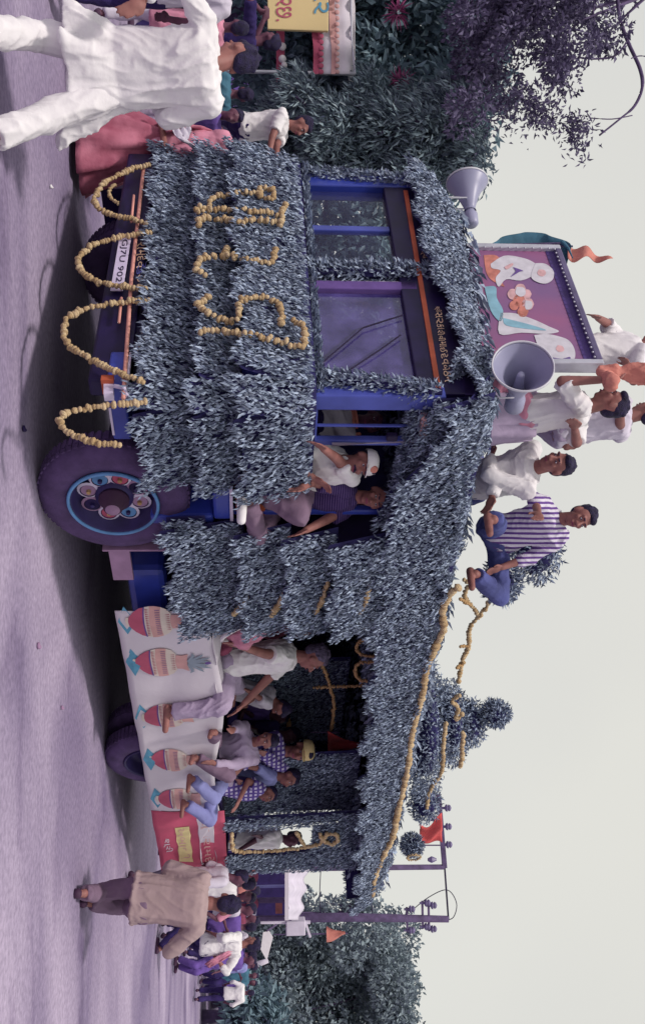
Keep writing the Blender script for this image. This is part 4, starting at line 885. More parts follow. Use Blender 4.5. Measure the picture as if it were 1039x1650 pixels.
b4 = person('man in a tan cap and checked shirt sitting in the lorry bed', S(372, 1216, .55), S(458, 1210, .5), nS*.8-DX*.3, [S(385, 1190, .1), S(390, 1235, .1)], [T(5.2, .3, 1.2), T(5.4, .2, 1.2)], s=None, top=PLAID, sleeve='long', vox=.011, bot=GREYT, look=nS*.8-DX*.6)
cap_on(b4, YBOARD)
b5 = person('man in a lilac grey shirt crouching at the bed edge above the third pot', S(352, 1208, .18), S(408, 1196, .14), nS*.5-DX*.6, [S(345, 1230, -.15), S(372, 1176, -.05)], [S(305, 1222, -.10), S(335, 1180, -.05)], s=.95, top=GREYT, sleeve='long', vox=.011, bot=BROWNT, look=-DX+nS*.3, kn=[nS-DX, nS-DX], hem=.14)
b6 = person('youth in a pale blue shirt sitting behind the man in blue trousers', S(375, 1248, .38), S(445, 1250, .34), nS*.6+DX*.3, [S(385, 1262, .2), S(388, 1232, .2)], [T(5.8, .5, 1.2), T(5.9, .6, 1.2)], s=None, top=BLUEC, sleeve='half', vox=.011, bot=DNAVY, look=nS)
b7 = person('boy in blue trousers with one bare foot hanging over the banner end', S(352, 1262, .12), S(412, 1275, .16), nS*.6+DX*.2, [S(368, 1222, -.1), S(385, 1290, -.08)], [S(290, 1296, -.12), S(300, 1255, -.12)], s=.9, top=PLAID, sleeve='short', vox=.011, bot=BLUEC, look=nS-DX*.2, kn=[nS+DX*.8+UZ*.2, nS+UZ*.3])
b8 = person('dark faced man peering out behind the checked shirt', S(378, 1178, .95), S(446, 1182, .95), nS, [S(385, 1160, .7), S(385, 1200, .7)], [T(5.2, 1, 1.2), T(5.4, 1, 1.2)], s=None, top=DNAVY, sleeve='half', vox=.013, bot=DNAVY, skin=SKIND)
b9 = person('boy with only his head and purple shoulder showing deep in the bed', S(372, 1150, 1.2), S(432, 1152, 1.2), nS, [S(385, 1140, 1.0), S(385, 1165, 1.0)], [T(4.6, 1.2, 1.2), T(4.7, 1.2, 1.2)], s=.9, top=PURPC, sleeve='half', vox=.013, bot=DNAVY, skin=SKIND)
b10 = person('man in a white shirt standing at the slot in the rear leaf panel', S(372, 1352, .7), S(452, 1350, .7), nS, [S(385, 1335, .5), S(385, 1370, .5)], [T(7.2, .8, 1.2), T(7.3, .8, 1.2)], s=1., top=WHITE, sleeve='half', vox=.013, bot=DNAVY, skin=SKIND)
# bundle in the bed
bd = Thing('cloth_bundle', 'pink cloth bundle in a white rimmed basket on the front end of the bed', 'basket', S(372, 1010, -.02))
ba = (S(395, 1018, -.06)-S(375, 1005, -.06)).normalized()
cc = S(392, 1012, .05); axb = (nS*.75+DX*.35+UZ*.35).normalized()
bd.part('basket_rim', MB().lathe(cc, axb, [(0, .215), (.03, .225), (.035, .195), (.0, .17)], 26, closed=True), WHITE, smooth=True)
bd.part('basket_bowl', MB().lathe(cc, axb, [(0, .2), (-.10, .16), (-.15, 0)], 22), BARK, smooth=True)
me = remesh(MB().ell(cc+axb*.02, (.16, .14, .12)).ell(cc+axb*.05+UZ*.07-DX*.06, (.10, .09, .10)).ell(cc+axb*.03-UZ*.08, (.09, .07, .08)), .012); folds(me, .02, 26, 5); me.materials.append(PINKC)
for v_ in me.vertices: v_.co -= bd.base
o = bpy.data.objects.new('bundle', me); COL.objects.link(o); bd.add(o)
pn = Thing('red_pennant', 'small red triangular pennant hanging from the upright string in the lorry bed', 'flag', S(526, 1180, .8))
solid(pn.part('pennant_cloth', MB().sheet(lambda u, v: S(528, 1178, .8)*(1-u)*(1-v)+S(528, 1210, .8)*(u)*(1-v)+S(588, 1202, .8)*v+nS*.02*math.sin(u*6+v*4), 8, 10), REDF, smooth=True))
pn.part('staff', MB().tube([S(500, 1180, .82), S(545, 1180, .82)], .008), BARK)
# ------------------------------------------------------------------ things on the roof
def horn(label, mouth, ax, R, Ln, twist=0):
    t = Thing('horn_loudspeaker', label, 'loudspeaker', mouth+ax*(-Ln), 'grey horn loudspeakers on the roof')
    prof = [(0, R), (-.02, R*.93), (-Ln*.25, R*.66), (-Ln*.5, R*.44), (-Ln*.75, R*.28), (-Ln, R*.17), (-Ln-.01, R*.16), (-Ln, R*.20), (-Ln*.75, R*.32), (-Ln*.5, R*.48), (-Ln*.25, R*.70), (-.02, R*.97)]
    b = t.part('bell', MB().lathe(mouth, ax, prof, 40, closed=True), HORN, smooth=True)
    t.part('rim', MB().lathe(mouth, ax, [(-.006, R*.97), (.008, R*.98), (.010, R*1.02), (-.006, R*1.03)], 40, closed=True), HORNW, parent=b, smooth=True)
    t.part('inner_cone', MB().lathe(mouth, ax, [(-Ln*.95, R*.30), (-Ln*.6, R*.17), (-.10, R*.125), (-.085, R*.10), (-.085, 0)], 20), HORN, smooth=True)
    t.part('driver_unit', MB().lathe(mouth-ax*Ln, ax, [(.02, R*.2), (-.02, R*.34), (-.12, R*.34), (-.14, R*.25), (-.14, 0)], 20), HORN, smooth=True)
    x = ax.cross(UZ).normalized()
    t.part('bracket', MB().beam(mouth-ax*Ln*.7+x*R*.4-UZ*R*.2, mouth-ax*Ln*.7+x*R*.4-UZ*R*1.35, .03, .008).beam(mouth-ax*Ln*.7-x*R*.4-UZ*R*.2, mouth-ax*Ln*.7-x*R*.4-UZ*R*1.35, .03, .008).beam(mouth-ax*Ln*.7-x*R*.42-UZ*R*1.35, mouth-ax*Ln*.7+x*R*.42-UZ*R*1.35, .03, .008), HORNW)
    return t
horn('horn loudspeaker at the near end of the framed picture, its open mouth towards the viewer', F(842, 590, -.12), (nF*.9+nS*.22-UZ*.10).normalized(), .205, .36)
horn('horn loudspeaker at the far front corner of the roof, seen from its side', F(752, 294, .2), (DY*.98+nF*.35).normalized(), .185, .34)
fr = Thing('framed_picture', 'large silver framed painting of white robed figures on purple, standing on the lorry roof', 'picture', T(.4, 1.1, 3.2))
TL_, TR_, BL_ = F(905, 400, .30), F(966, 592, .30), F(772, 396, .30)
yl_, yr_, zt_, zb_ = L(TL_).y, L(TR_).y, TL_.z, 3.17
zr_ = TR_.z
def fb(x0, x1, ya, yb, za, zb2): return LB((x0, x1, ya, yb, za, zb2))
zt_ = (zt_+zr_)/2
fr.part('backing_board', fb(.31, .33, yr_+.02, yl_-.02, zb_+.02, zt_-.02), DARKM)
fr.part('frame_side', fb(.26, .36, yl_-.055, yl_, zb_, zt_), SILVER, bevel=.012)
fr.part('frame_side', fb(.26, .36, yr_, yr_+.055, zb_, zt_), SILVER, bevel=.012)
fr.part('frame_top', fb(.262, .362, yr_+.055, yl_-.055, zt_-.055, zt_), mat('dark_frame', (.12, .10, .20), .5), bevel=.012)
fr.part('frame_bottom', fb(.262, .362, yr_+.055, yl_-.055, zb_, zb_+.055), SILVER, bevel=.012)
md = MB()
for k in range(26): q = yr_+.075+k*(yl_-yr_-.15)/25; md.ell(T(.262, q, zt_-.062), .009, None, 6, 4)
for k in range(12): q = zb_+.09+k*(zt_-zb_-.2)/11; md.ell(T(.262, yl_-.065, q), .009, None, 6, 4)
fr.part('beaded_moulding', md, SILVER, stuff=True, smooth=True)
pt = fr.part('painting', fb(.300, .304, yr_+.05, yl_-.05, zb_+.05, zt_-.05), PAINTBG)
def shp(nm, pts, m, lay, sm=True):
    q = pts+[pts[0]]
    if sm:
        q2 = smoothpts([F(a, b, .297-lay*.002) for a, b in q], 4)[:-1]
    else: q2 = [F(a, b, .297-lay*.002) for a, b in pts]
    c_ = sum(q2, V((0, 0, 0)))/len(q2); mb = MB(); mb.v = [c_]+q2; n = len(q2); mb.f = [(0, 1+i, 1+(i+1) % n) for i in range(n)]
    return fr.part(nm, mb, m, parent=pt)
shp('painted_seat', [(779, 411), (800, 412), (812, 430), (806, 450), (812, 462), (790, 450), (782, 435)], PRED, 0)
shp('painted_robe', [(790, 425), (812, 412), (840, 415), (858, 422), (868, 432), (856, 445), (838, 452), (815, 450), (803, 462), (798, 448), (806, 436), (792, 432)], PWHITE, 1)
shp('painted_halo', [(862, 424), (878, 425), (891, 436), (890, 450), (878, 457), (862, 453), (855, 444)], PWHITE, 2)
shp('painted_face', [(868, 434), (876, 435), (879, 440), (875, 445), (868, 444), (865, 439)], PPINK, 3)
shp('painted_fold', [(826, 430), (842, 436), (836, 438), (822, 446), (830, 437)], PURP, 3)
shp('painted_arm', [(812, 430), (824, 424), (826, 427), (816, 434)], PPINK, 3)
for (a_, c_, r_) in ((826, 474, 9), (838, 466, 9), (848, 474, 8), (836, 484, 10), (850, 490, 10), (842, 502, 9), (828, 492, 8)): shp('painted_flower', [(a_+r_*math.cos(g*1.05), c_+r_*math.sin(g*1.05)) for g in range(6)], PPINK if (a_+c_) % 3 else PRED, 1)
shp('painted_flower', [(832, 462), (844, 464), (846, 474), (838, 478), (830, 472)], PWHITE, 2)
shp('painted_flower', [(846, 484), (856, 486), (856, 496), (846, 498)], PWHITE, 2)
shp('painted_flower', [(836, 492), (846, 496), (844, 506), (836, 504)], PRED, 2)
shp('painted_lake', [(780, 462), (798, 462), (800, 480), (810, 500), (806, 518), (790, 500)], PCYAN, 1)
shp('painted_dress', [(806, 504), (830, 505), (860, 515), (884, 526), (900, 534), (880, 538), (840, 536), (804, 538)], PWHITE, 1)
shp('painted_dress_fold', [(810, 512), (850, 522), (880, 532), (850, 530), (815, 524)], PCYAN, 2)
shp('painted_robe', [(860, 540), (880, 538), (900, 542), (915, 548), (924, 560), (926, 575), (918, 586), (900, 588), (880, 582), (884, 572), (870, 566)], PWHITE, 1)
shp('painted_face', [(898, 556), (906, 558), (908, 565), (900, 567), (895, 562)], PPINK, 2)
shp('painted_sash', [(880, 574), (905, 578), (918, 575), (914, 584), (890, 584)], PURP, 3)
fr.part('rear_prop', MB().beam(T(.4, yr_+.2, 3.15), T(.36, yr_+.2, zt_-.1), .03).beam(T(.8, yr_+.2, 3.15), T(.36, yr_+.2, zt_-.1), .03), DARKM)
um = Thing('teal_umbrella', 'dark teal umbrella cloth bulging above the far edge of the framed picture', 'umbrella', F(780, 392, .5))
solid(um.part('canopy', MB().sheet(lambda u, v: (F(785+135*u, 396-22*math.sin(u*math.pi)**.8*(1-v)+6*v, .42)+DX*.35*v+UZ*(.02*math.sin(u*22))-DX*.0), 24, 8), TEAL, smooth=True))
um.part('stick', MB().tube([F(775, 395, .45), F(915, 392, .45)], .010), BARK)
um.part('hanging_tip', MB().tube([F(905, 390, .42), F(915, 400, .42), F(922, 416, .42)], [.02, .012, .005]), TEAL)
fg = Thing('orange_pennant', 'narrow salmon orange pennant above the teal umbrella', 'flag', F(910, 396, .44))
solid(fg.part('pennant_cloth', MB().sheet(lambda u, v: F(914+72*u, 396+(13*u*0+22*u)+ (1-u)**.7*24*(v-.2)+2*math.sin(u*9), .44)+DX*.03*math.sin(u*12), 18, 4), SAFF, smooth=True))
fg.part('staff', MB().tube([F(780, 394, .47), F(922, 397, .44)], .009), BARK)
sf = Thing('saffron_cloth', 'orange cloth tied to the near top corner of the framed picture', 'cloth', F(968, 596, .3))
sf.cloth = None
me = remesh(MB().cap(F(968, 598, .28), F(988, 600, .28), .045, .06).cap(F(988, 600, .28), F(1040, 602, .28), .035, .085).cap(F(968, 600, .28), F(985, 618, .2), .04, .05), .010); folds(me, .016, 30, 3); me.materials.append(SAFF)
for v_ in me.vertices: v_.co -= sf.base
o = bpy.data.objects.new('tied_cloth', me); COL.objects.link(o); sf.add(o)
# leafy ornaments on the roof
def leafball(name, label, c, r, n, group=None, cat='leaf ornament', th=None, m=None, Ls=(.045, .08)):
    t = th or Thing(name, label, cat, V(c)-UZ*r[2], group)
    n = int(n*2.6); a = RNG.normal(0, 1, (n, 3)); a = norm(a); P = np.array(c)[None]+a*np.array(r)[None]*RNG.uniform(.65, 1.02, (n, 1)); D = a+RNG.normal(0, .6, (n, 3))+np.array((0, 0, -.3))
    t.add(leafmesh('leaves', P, D, a+RNG.normal(0, .5, (n, 3)), RNG.uniform(*Ls, n), RNG.uniform(.016, .028, n), m or LEAF, t.base), stuff=True)
    t.part('core', MB().ell(c, tuple(q*.72 for q in r)), LEAFB, smooth=True); return t
dm = S(714, 1165, 1.4); t_ = leafball('leaf_dome', 'stepped leafy dome with a small leaf ball on top, standing mid roof', dm-UZ*.28, (.95, .95, .28), 1500)
leafball('', '', dm+UZ*.08+DX*.0, (.55, .55, .22), 900, th=t_); leafball('', '', S(798, 1150, 1.4), (.17, .17, .19), 330, th=t_)
leafball('', '', dm+UZ*.34, (.32, .32, .2), 400, th=t_)
leafball('leaf_tuft', 'leafy tuft beside the hand of the seated youth on the roof edge', S(806, 938, .45), (.20, .2, .17), 260)
leafball('leaf_tuft', 'leafy tuft standing behind the striped shirt', S(862, 882, 1.3), (.38, .38, .26), 420)
leafball('leaf_tuft', 'low leafy clump on the rear roof before the flag', S(684, 1292, 1.0), (.28, .28, .22), 300)
leafball('leaf_ball', 'small dark leaf ball ringed with marigolds at the rear roof edge', S(664, 1362, .6), (.15, .15, .15), 260)
garland('small ring of marigolds on the leaf ball', [S(664, 1362, .6)+nS*.17+V((0, 0, .09*math.cos(a)))+DX*.09*math.sin(a) for a in [k*.7 for k in range(9)]], .018, group=None, sm=False)
GA = 'thin marigold strings strung over the roof'
for pts, lb, ly_ in (([(748, 935), (770, 945), (790, 950), (785, 975), (772, 992), (757, 1012), (755, 1040), (745, 1062), (742, 1080), (738, 1098)], 'thin marigold string arching in the air behind the jeans', .9),
                     ([(772, 992), (758, 975), (748, 962), (755, 945), (775, 944)], 'thin marigold loop against the sky next to the leafy tuft', .9),
                     ([(740, 1120), (728, 1130), (738, 1142), (733, 1160), (745, 1150)], 'thick knot of marigolds at the foot of the leaf dome', .5),
                     ([(718, 1165), (714, 1200), (712, 1240), (700, 1262), (690, 1280), (688, 1302)], 'marigold string trailing from the leaf dome towards the tail', .6),
                     ([(746, 1180), (744, 1210), (742, 1235)], 'short marigold string on the side of the leaf dome', .5)):
    garland(lb, [S(a, b, ly_) for a, b in pts], .028, group=GA)
for k, (a, b) in enumerate((((740, 965), (758, 975)), ((741, 1042), (755, 1040)), ((735, 1076), (745, 1070)))):
    single('marigold_stay', ['longest', 'middle', 'shortest'][k]+' upright marigold stay holding the thin string off the roof', 'garland', chain([S(*a, .8), S(*b, .9)], .018), MARID, S(*a, .8), 'marigold stays on the roof', True)
fr.part('painted_border', fb(.296, .299, yr_+.05, yr_+.09, zb_+.05, zt_-.055), mat('painted_dark_purple', (.07, .04, .18), .6), parent=pt)
fr.part('painted_border', fb(.2961, .2991, yr_+.09, yl_-.05, zt_-.13, zt_-.055), mat('painted_dark_purple', (.07, .04, .18), .6), parent=pt)
rf = Thing('red_flag', 'salmon red triangular flag at the rear of the roof, beside the leaf ball', 'flag', S(668, 1340, .8))
solid(rf.part('flag_cloth', MB().sheet(lambda u, v: S(676+36*u*(1-.0*v), 1318+44*v+6*math.sin(u*5)-(18*(1-u)*(v-.5)), .8)+nS*.03*math.sin(v*9+u*4), 10, 10), REDF, smooth=True))
rf.part('staff', MB().tube([S(650, 1362, .8), S(716, 1362, .8)], .010), BARK)

# ------------------------------------------------------------------ far away: poles, stall, trees, tent
YP = 25.
pole = Thing('power_pole', 'tall power pole with cross arms and insulators standing behind the stall', 'pole', V((W(400, 1478, YP).x, YP, 0)))
pole.part('mast', MB().tube([V((W(400, 1478, YP).x, YP, 0)), W(560, 1478, YP), W(722, 1481, YP)], [.15, .12, .09]), BARK, smooth=True)
def xarm(th, a, b, r=.05): return th.part('cross_arm', MB().beam(a, b, r*1.5, r*1.5), BARK)
def ins(th, p, par, d=UZ): return th.part('insulator', MB().lathe(p, d, [(-.12, .03), (0, .035), (.02, .08), (.06, .10), (.08, .05), (.10, .09), (.15, .07), (.18, 0)], 10), mat('insulator_ceramic', (.16, .13, .26), .4), parent=par, smooth=True)
for x_, y0_, y1_ in ((655, 1462, 1502), (680, 1452, 1496), (690, 1456, 1500)):
    a = xarm(pole, W(x_, y0_, YP), W(x_+1, y1_, YP), .035)
    for q in (y0_+3, y1_-3): ins(pole, W(x_+3, q, YP), a)
pole2 = Thing('power_pole', 'slender power pole rising just behind the rear end of the leafy canopy', 'pole', V((W(500, 1396, YP).x, YP, 0)))
pole2.part('mast', MB().tube([V((W(500, 1396, YP).x, YP, 0)), W(715, 1397, YP)], [.09, .07]), BARK, smooth=True)
a = pole2.part('cross_arm', MB().beam(W(706, 1280, YP), W(716, 1398, YP), .10, .12), BARK)
for q in (1302, 1332, 1361): ins(pole2, W(716+(q-1300)*.03, q, YP), a)
for q in (1288, 1318, 1385): pole2.part('insulator', MB().lathe(W(698, q, YP), UZ, [(-.15, .04), (-.05, .09), (0, .07), (.08, .03)], 8), mat('insulator_ceramic', (.16, .13, .26)), parent=a)
def wire(label, pts, r=.012): 
    p = smoothpts(pts, 6); single('power_wire', label, 'wire', MB().tube(p, r, 5), INK, pts[0], 'wires between the power poles', True)
wire('topmost wire between the two power poles', [W(716, 1398, YP), W(719, 1440, YP), W(722, 1481, YP)], .025)
wire('curly loose wire around the top of the tall pole', [W(660, 1470, YP), W(690, 1446, YP), W(720, 1434, YP), W(735, 1455, YP), W(730, 1478, YP), W(715, 1483, YP)])
wire('middle wire between the two power poles', [W(600, 1396, YP), W(598, 1440, YP), W(600, 1478, YP)])
wire('lowest wire between the two power poles', [W(517, 1396, YP), W(515, 1440, YP), W(516, 1478, YP)])
# stall
st = Thing('market_stall', 'dark market stall with a pale canvas awning behind the crowd', 'stall', W(360, 1440, 21).xy.to_3d())
Ys = 21.
def wb(ix0, ix1, iy0, iy1, Ya, Yb):
    a = W(ix0, iy0, Ya); b = W(ix1, iy1, Ya); return (a.x, b.x, Ya, Yb, a.z, b.z)
st.part('back_wall', MB().box(*wb(330, 462, 1385, 1482, Ys+1.5, Ys+1.6)), DNAVY)
st.part('counter', MB().box(*wb(360, 398, 1395, 1478, Ys, Ys+.5)), MAROON)
st.part('shelf_rail', MB().box(*wb(411, 413.5, 1428, 1480, Ys, Ys+.06)).box(*wb(411, 460, 1428, 1430, Ys, Ys+.06)), BLUEC)
for q in (1398, 1450, 1479): st.part('post', MB().beam(V((W(400, q, Ys).x, Ys, 0)), W(470, q, Ys), .09), BARK)
st.part('hanging_stock', MB().box(*wb(444, 455, 1455, 1472, Ys+.2, Ys+.4)), ORCH)
solid(st.part('awning', MB().sheet(lambda u, v: W(462+(v*34*(1-.35*u)), 1394+88*u, Ys-1+1.8*v)+UZ*.05*math.sin(u*18), 24, 8), WHITEP, smooth=True))
st.part('awning_edge', MB().box(*wb(459, 465, 1392, 1483, Ys-1.08, Ys-1.0)), BANNER)
for k in range(7):
    st.part('goods_sack', MB().ell(W(404+3*(k % 2), 1402+k*11, Ys-.1), (.16, .14, .13)), (ORCH, MAROON, WHITEP, PURPC)[k % 4], smooth=True)
sb = Thing('sign_box', 'pale lilac box shaped sign fixed beside the tall power pole', 'sign', W(460, 1500, 22))
sb.part('box', MB().box(*wb(461, 492, 1486, 1508, 22, 22.3)), WHITEP, bevel=.02)
sb.part('strut', MB().beam(W(420, 1486, 22.1), W(500, 1486, 22.1), .06).beam(W(492, 1486, 22.1), W(500, 1510, 22.1), .05), WHITEP)
ws = Thing('white_signboard', 'small bright white signboard hanging above the crowd beneath the lilac box', 'sign', W(420, 1520, 20))
ws.part('board', MB().quad(W(424, 1502, 20), W(434, 1500, 20), W(440, 1510, 20), W(430, 1548, 20), W(420, 1530, 20)), WHITE); ws.part('hanger', MB().tube([W(430, 1500, 20), W(445, 1490, 20.4)], .02), BARK)
wp = single('pale_post', 'pale leaning post at the foot of the big round tree', 'post', MB().tube([W(418, 1584, 30).xy.to_3d()+UZ*0, W(420, 1552, 30), W(432, 1548, 30)], [.1, .09, .07]), WHITEP, W(418, 1584, 30).xy.to_3d(), None, True)
ofl = Thing('orange_kite_flag', 'orange diamond shaped flag against the leaves of the far tree', 'flag', W(530, 1505, 27))
ofl.part('flag_cloth', MB().sheet(lambda u, v: W(526+30*u, 1505+26*(v-.5)*(1-u*.9)+2*math.sin(u*5), 27)+V((0, .05*math.sin(v*6), 0)), 8, 6), SAFF, smooth=True)
ofl.part('staff', MB().tube([W(440, 1506, 27.1), W(560, 1504, 27.1)], .02), BARK)
# low far wall so that the ground line is closed
for (a, b, Y, hgt, m, lb) in ((-60, -7, 26, 2.2, PURPC, 'long low compound wall behind the trees beside the road'), (8, 75, 40, 1.9, DNAVY, 'long low dark wall beyond the stall and the far tree')):
    single('compound_wall', lb, 'wall', MB().box(a, b, Y, Y+.25, 0, hgt), m, V(((a+b)/2, Y, 0)))
# trees
def tree(name, label, trunk, clumps, n, Ls, Ws, m, base, droop=.2, group=None, dr=None, twig=True, shell=.35, lat=1.0, twn=30, tws=1.):
    t = Thing(name, label, 'tree', base, group)
    t.part('trunk', MB().tube(trunk[0], trunk[1], 9), BARK, smooth=True)
    c = np.array([list(q[0]) for q in clumps]); r = np.array([q[1] for q in clumps]); wgt = r**2; wgt /= wgt.sum()
    i = RNG.choice(len(clumps), n, p=wgt); a = norm(RNG.normal(0, 1, (n, 3))); P = c[i]+a*(r[i]*RNG.uniform(shell, 1.05, n)**.6)[:, None]*np.array((1, 1, .75))
    D = a+RNG.normal(0, .6, (n, 3))*lat+np.array((0, 0, -droop)); N = RNG.normal(0, .7, (n, 3))+np.array((0, 0, .9))+a*.4
    k = t.add(leafmesh('crown', P, D, N, RNG.uniform(*Ls, n), RNG.uniform(*Ws, n), m, t.base), stuff=True)
    if twig:
        mb = MB(); top = V(trunk[0][-1])
        for q in clumps[::max(1, len(clumps)//twn)]:
            e = V(q[0]); s_ = V(trunk[0][random.randrange(max(1, len(trunk[0])//2), len(trunk[0]))]); mb.tube([s_, (s_+e)/2+UZ*.2*random.uniform(-1, 1), e], [.07*tws, .04*tws, .012*tws], 5)
        t.part('branches', mb, BARK, smooth=True, stuff=True)
    return t
def reg(n, x0, x1, y0, y1, Y, dY, r0, r1, keep=None):
    o_ = []
    while len(o_) < n:
        a = random.uniform(x0, x1); b = random.uniform(y0, y1)
        if keep and not keep(a, b): continue
        o_.append((W(a, b, Y+random.uniform(-dY, dY)), random.uniform(r0, r1)))
    return o_
c = reg(120, 395, 790, -170, 215, 15, 1.6, .45, .85, lambda a, b: not (a > 640 and b > 200))
tree('broad_leaf_tree', 'big dark tree filling the background behind the yellow board and the crowd', ([V((-8.4, 15.5, 0)), W(450, 40, 15.5), W(620, 30, 15.5), W(760, 10, 15.5)], [.3, .26, .2, .08]), c, 34000, (.10, .26), (.05, .11), TREEL, V((-8.4, 15.5, 0)), .5, shell=.2)
c = reg(90, 400, 690, 240, 620, 19, 1.5, .5, 1.0)
tree('background_tree', 'leafy tree seen through the clear windscreen pane of the lorry', ([V((-4.5, 19, 0)), W(520, 400, 19)], [.3, .15]), c, 14000, (.14, .28), (.06, .12), TREEL, V((-4.5, 19, 0)), .4, shell=.2)
c = reg(110, 430, 770, 150, 320, 12.3, .7, .22, .42, lambda a, b: b < 305-(a-430)*.12+(20 if a > 600 else 0))
tree('drooping_ashoka_tree', 'tree with long wavy drooping leaves rising beside the far front corner of the lorry', ([V((-5.3, 12.6, 0)), W(440, 240, 12.6), W(600, 235, 12.5), W(745, 220, 12.4)], [.16, .14, .11, .04]), c, 32000, (.08, .15), (.022, .038), TREEW, V((-5.3, 12.6, 0)), .9, shell=.2, lat=.9)
kp = lambda a, b: (b < 60+(1000-a)*.9) and (b < 215) and random.random() < (1.05-(a-740)/460)*(1-b/330)
c = reg(125, 730, 1045, -60, 215, 11.5, 1.0, .10, .30, kp)
tp = tree('feathery_tree', 'feathery purple tinted tree with the sky showing through, at the top of the leaf mass', ([V((-9.2, 12, 0)), W(500, -130, 12), W(800, -60, 11.8), W(960, -20, 11.6), W(1045, -10, 11.5)], [.22, .2, .14, .07, .03]), c, 13000, (.05, .10), (.028, .05), TREEP, V((-9.2, 12, 0)), .3, shell=.1, twn=22, tws=.35)
c = [(W(931+random.uniform(-14, 14), 215+random.uniform(-26, 30), 11), random.uniform(.05, .10)) for _ in range(12)]
c += [(W(880+random.uniform(-26, 26), 190+random.uniform(-10, 10), 11), random.uniform(.06, .12)) for _ in range(10)]+[(W(830+random.uniform(-40, 30), 180+random.uniform(-25, 25), 11.3), random.uniform(.07, .13)) for _ in range(12)]
P_ = []; 
for cc_, r_ in c: P_ += [tuple(V(cc_)+V((random.gauss(0, r_), random.gauss(0, r_), random.gauss(0, r_)))) for _ in range(26)]
P_ = np.array(P_); n_ = len(P_); tp.add(leafmesh('hanging_spray', P_, RNG.normal(0, 1, (n_, 3)), RNG.normal(0, 1, (n_, 3)), RNG.uniform(.05, .10, n_), RNG.uniform(.02, .035, n_), TREEP, tp.base), stuff=True)
tp.part('bare_branch', MB().tube(smoothpts([W(992, -20, 11.4), W(998, 30, 11.3), W(1012, 70, 11.2), W(1030, 110, 11.1), W(1034, 140, 11), W(1022, 170, 11), W(1000, 190, 11), W(965, 218, 11)], 5), [.022]*20+[.018]*8+[.012]*8, 6), BARK, smooth=True)
tp.part('bare_branch', MB().tube(smoothpts([W(1010, 66, 11.2), W(990, 90, 11.2), W(955, 95, 11.2), W(930, 92, 11.2)], 5), .012, 5), BARK, smooth=True)
tp.part('bare_branch', MB().tube(smoothpts([W(1018, 186, 11), W(985, 192, 11), W(950, 190, 11)], 5), .007, 5), BARK, smooth=True)
tp.part('bare_branch', MB().tube(smoothpts([W(1016, 94, 11), W(1030, 90, 11), W(1045, 92, 11)], 5), .007, 5), BARK, smooth=True)
def kr(a, b):
    top_ = 520+(b-1455)*2.2 if b < 1520 else 655+8*math.sin(b*.08)
    return a < min(top_, 668) and (a < 460 or b > 1480 or a < 520)
c = reg(150, 395, 668, 1462, 1760, 34, 3, .55, 1.15, kr)
tree('round_tree', 'large round crowned tree standing beyond the tall power pole', ([V((17, 34, 0)), W(470, 1590, 34), W(600, 1600, 34)], [.4, .33, .15]), c, 60000, (.12, .24), (.07, .14), TREER, V((17, 34, 0)), .3, shell=.3)
c = reg(40, 380, 452, 1590, 1720, 28, 1.5, .3, .7)
tree('roadside_shrub_tree', 'low bushy tree behind the lone distant walker', ([V((14.6, 28, 0)), V((14.6, 28, 1.2))], [.2, .1]), c, 4500, (.2, .35), (.09, .15), TREEL, V((14.6, 28, 0)), .6)
c = [(W(random.uniform(515, 600), 1470+random.uniform(-18, 10), 30), random.uniform(.1, .3)) for _ in range(18)]
tree('sapling', 'thin sapling showing above the pale awning', ([V((W(500, 1470, 30).x, 30, 0)), W(590, 1470, 30)], [.08, .03]), c, 700, (.12, .25), (.06, .12), TREER, V((W(500, 1470, 30).x, 30, 0)), .2)
# tent with board
YT = 12.
yb = Thing('yellow_board', 'yellow board with hand painted red and blue letters hanging at the tent front', 'sign', W(430, 20, YT))
yb.part('board', MB().box(*[(lambda a, b: (a.x, b.x, YT, YT+.05, a.z, b.z))(W(431, -90, YT), W(529, 50, YT))][0]), YBOARD, bevel=.01)
text_part(yb, 'lettering', 'રછ.', W(445, -2, YT-.01), W(445, 34, YT-.01), W(470, -2, YT-.01), POTR); text_part(yb, 'lettering', 'નર', W(506, -22, YT-.01), W(506, 22, YT-.01), W(530, -22, YT-.01), POTB)
tn = Thing('festival_tent', 'festival tent with a scalloped red and white lace patterned valance beside the yellow board', 'tent', V((W(450, 0, YT).x, YT, 0)))
def tq(x0, x1, y0, y1, off=0): return MB().sheet(lambda u, v: W(x0+(x1-x0)*v+2*math.sin(u*9+v), y0+(y1-y0)*u, YT+.1-off)+V((0, .03*math.sin(u*30), 0)), 30, 4)
solid(tn.part('valance_cloth', tq(512, 564, -90, 121), BANNER, smooth=True))
sc_ = tn.part('red_band', tq(503, 514, -90, 121, .02), POTR, smooth=True); tn.part('lilac_band', tq(532, 541, -90, 121, .02), POTP, smooth=True)
mb = MB(); mb2 = MB()
for k in range(22):
    y_ = -86+k*9.6; mb.ell(W(517, y_, YT+.06), (.035, .012, .035)); mb2.ell(W(543, y_, YT+.06), (.03, .012, .03))
tn.part('scallops', mb, POTR, stuff=True, smooth=True); tn.part('lace_dots', mb2, POTP, stuff=True, smooth=True)
tn.part('pole', MB().tube([V((W(450, 119, YT+.1).x, YT+.1, 0)), W(572, 119, YT+.1)], .025), SILVER, smooth=True)
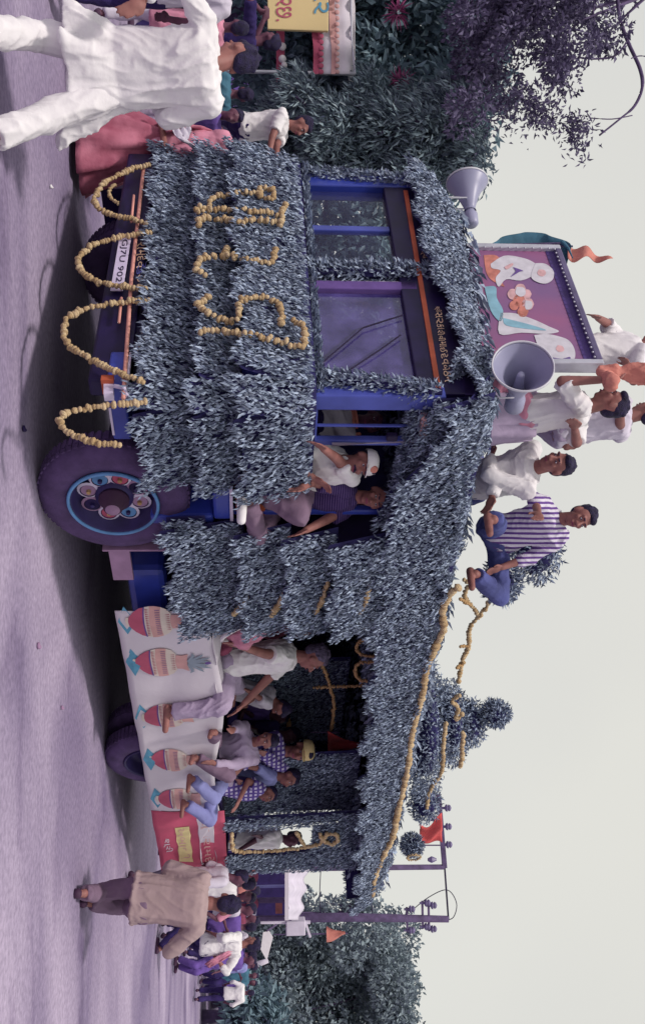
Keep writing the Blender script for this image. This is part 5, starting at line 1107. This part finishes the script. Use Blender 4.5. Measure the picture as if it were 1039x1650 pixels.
tn.part('side_tie', MB().tube([W(572, 119, YT+.1), W(566, 60, YT+.1), W(565, -90, YT+.1)], .012), SILVER)
solid(tn.part('roof_cloth', MB().quad(W(560, -90, YT+.15), W(560, 119, YT+.15), W(560, 119, YT+.15)+V((0, 1.5, .25)), W(560, -90, YT+.15)+V((0, 1.5, .25))), BANNER))
tn.part('display_shelf', MB().box(*(lambda a, b: (a.x, b.x, YT+.4, YT+.7, a.z, b.z))(W(447, -60, YT), W(460, 117, YT))), POTR)
tn.part('glint_cups', MB().ell(W(455, 75, YT+.3), .05).ell(W(455, 95, YT+.3), .05).ell(W(458, 105, YT+.3), .04), WHITE, stuff=True, smooth=True)
# red blossoms in the big tree
for k, (a, b) in enumerate(((645, 130), (640, 20))):
    c_ = W(a, b, 13.1); n = 60; aa = norm(RNG.normal(0, 1, (n, 3)))
    o = leafmesh('blossom_cluster', np.array(c_)[None]+aa*.03, aa, RNG.normal(0, 1, (n, 3)), RNG.uniform(.10, .24, n), RNG.uniform(.015, .03, n), mat('magenta_petal', (.30, .06, .18), .7), c_); o.location = c_
    o['label'] = ['spiky magenta blossom in the dark tree, level with the tent pole', 'pale red blossom in the dark tree above the tent valance'][k]; o['category'] = 'flower'
# litter and stones on the road
for k, (a, b, lb) in enumerate(((80, 300, 'small white paper scrap lying near the far front corner loops'), (98, 1140, 'pale stone lying on the open road before the banner'), (36, 690, 'small dark stone in front of the big front tyre'), (60, 1040, 'flat grey stone between the tyre and the pale scrap'), (50, 190, 'scrap of litter near the striding man'))):
    p = G(a, b); r = .016+.004*k
    me = remesh(MB().ell(p+UZ*.012, (r, r*.7, .012)).ell(p+V((r*.5, .01, .014)), (r*.6, r*.5, .018)), .006, 2); me.materials.append([WHITE, PINKM, DARKM, PINKM, WHITE][k])
    for v_ in me.vertices: v_.co -= p
    o = bpy.data.objects.new('litter_scrap' if k in (0, 4) else 'road_stone', me); COL.objects.link(o); o.location = p; o['label'] = lb; o['category'] = 'litter' if k in (0, 4) else 'stone'
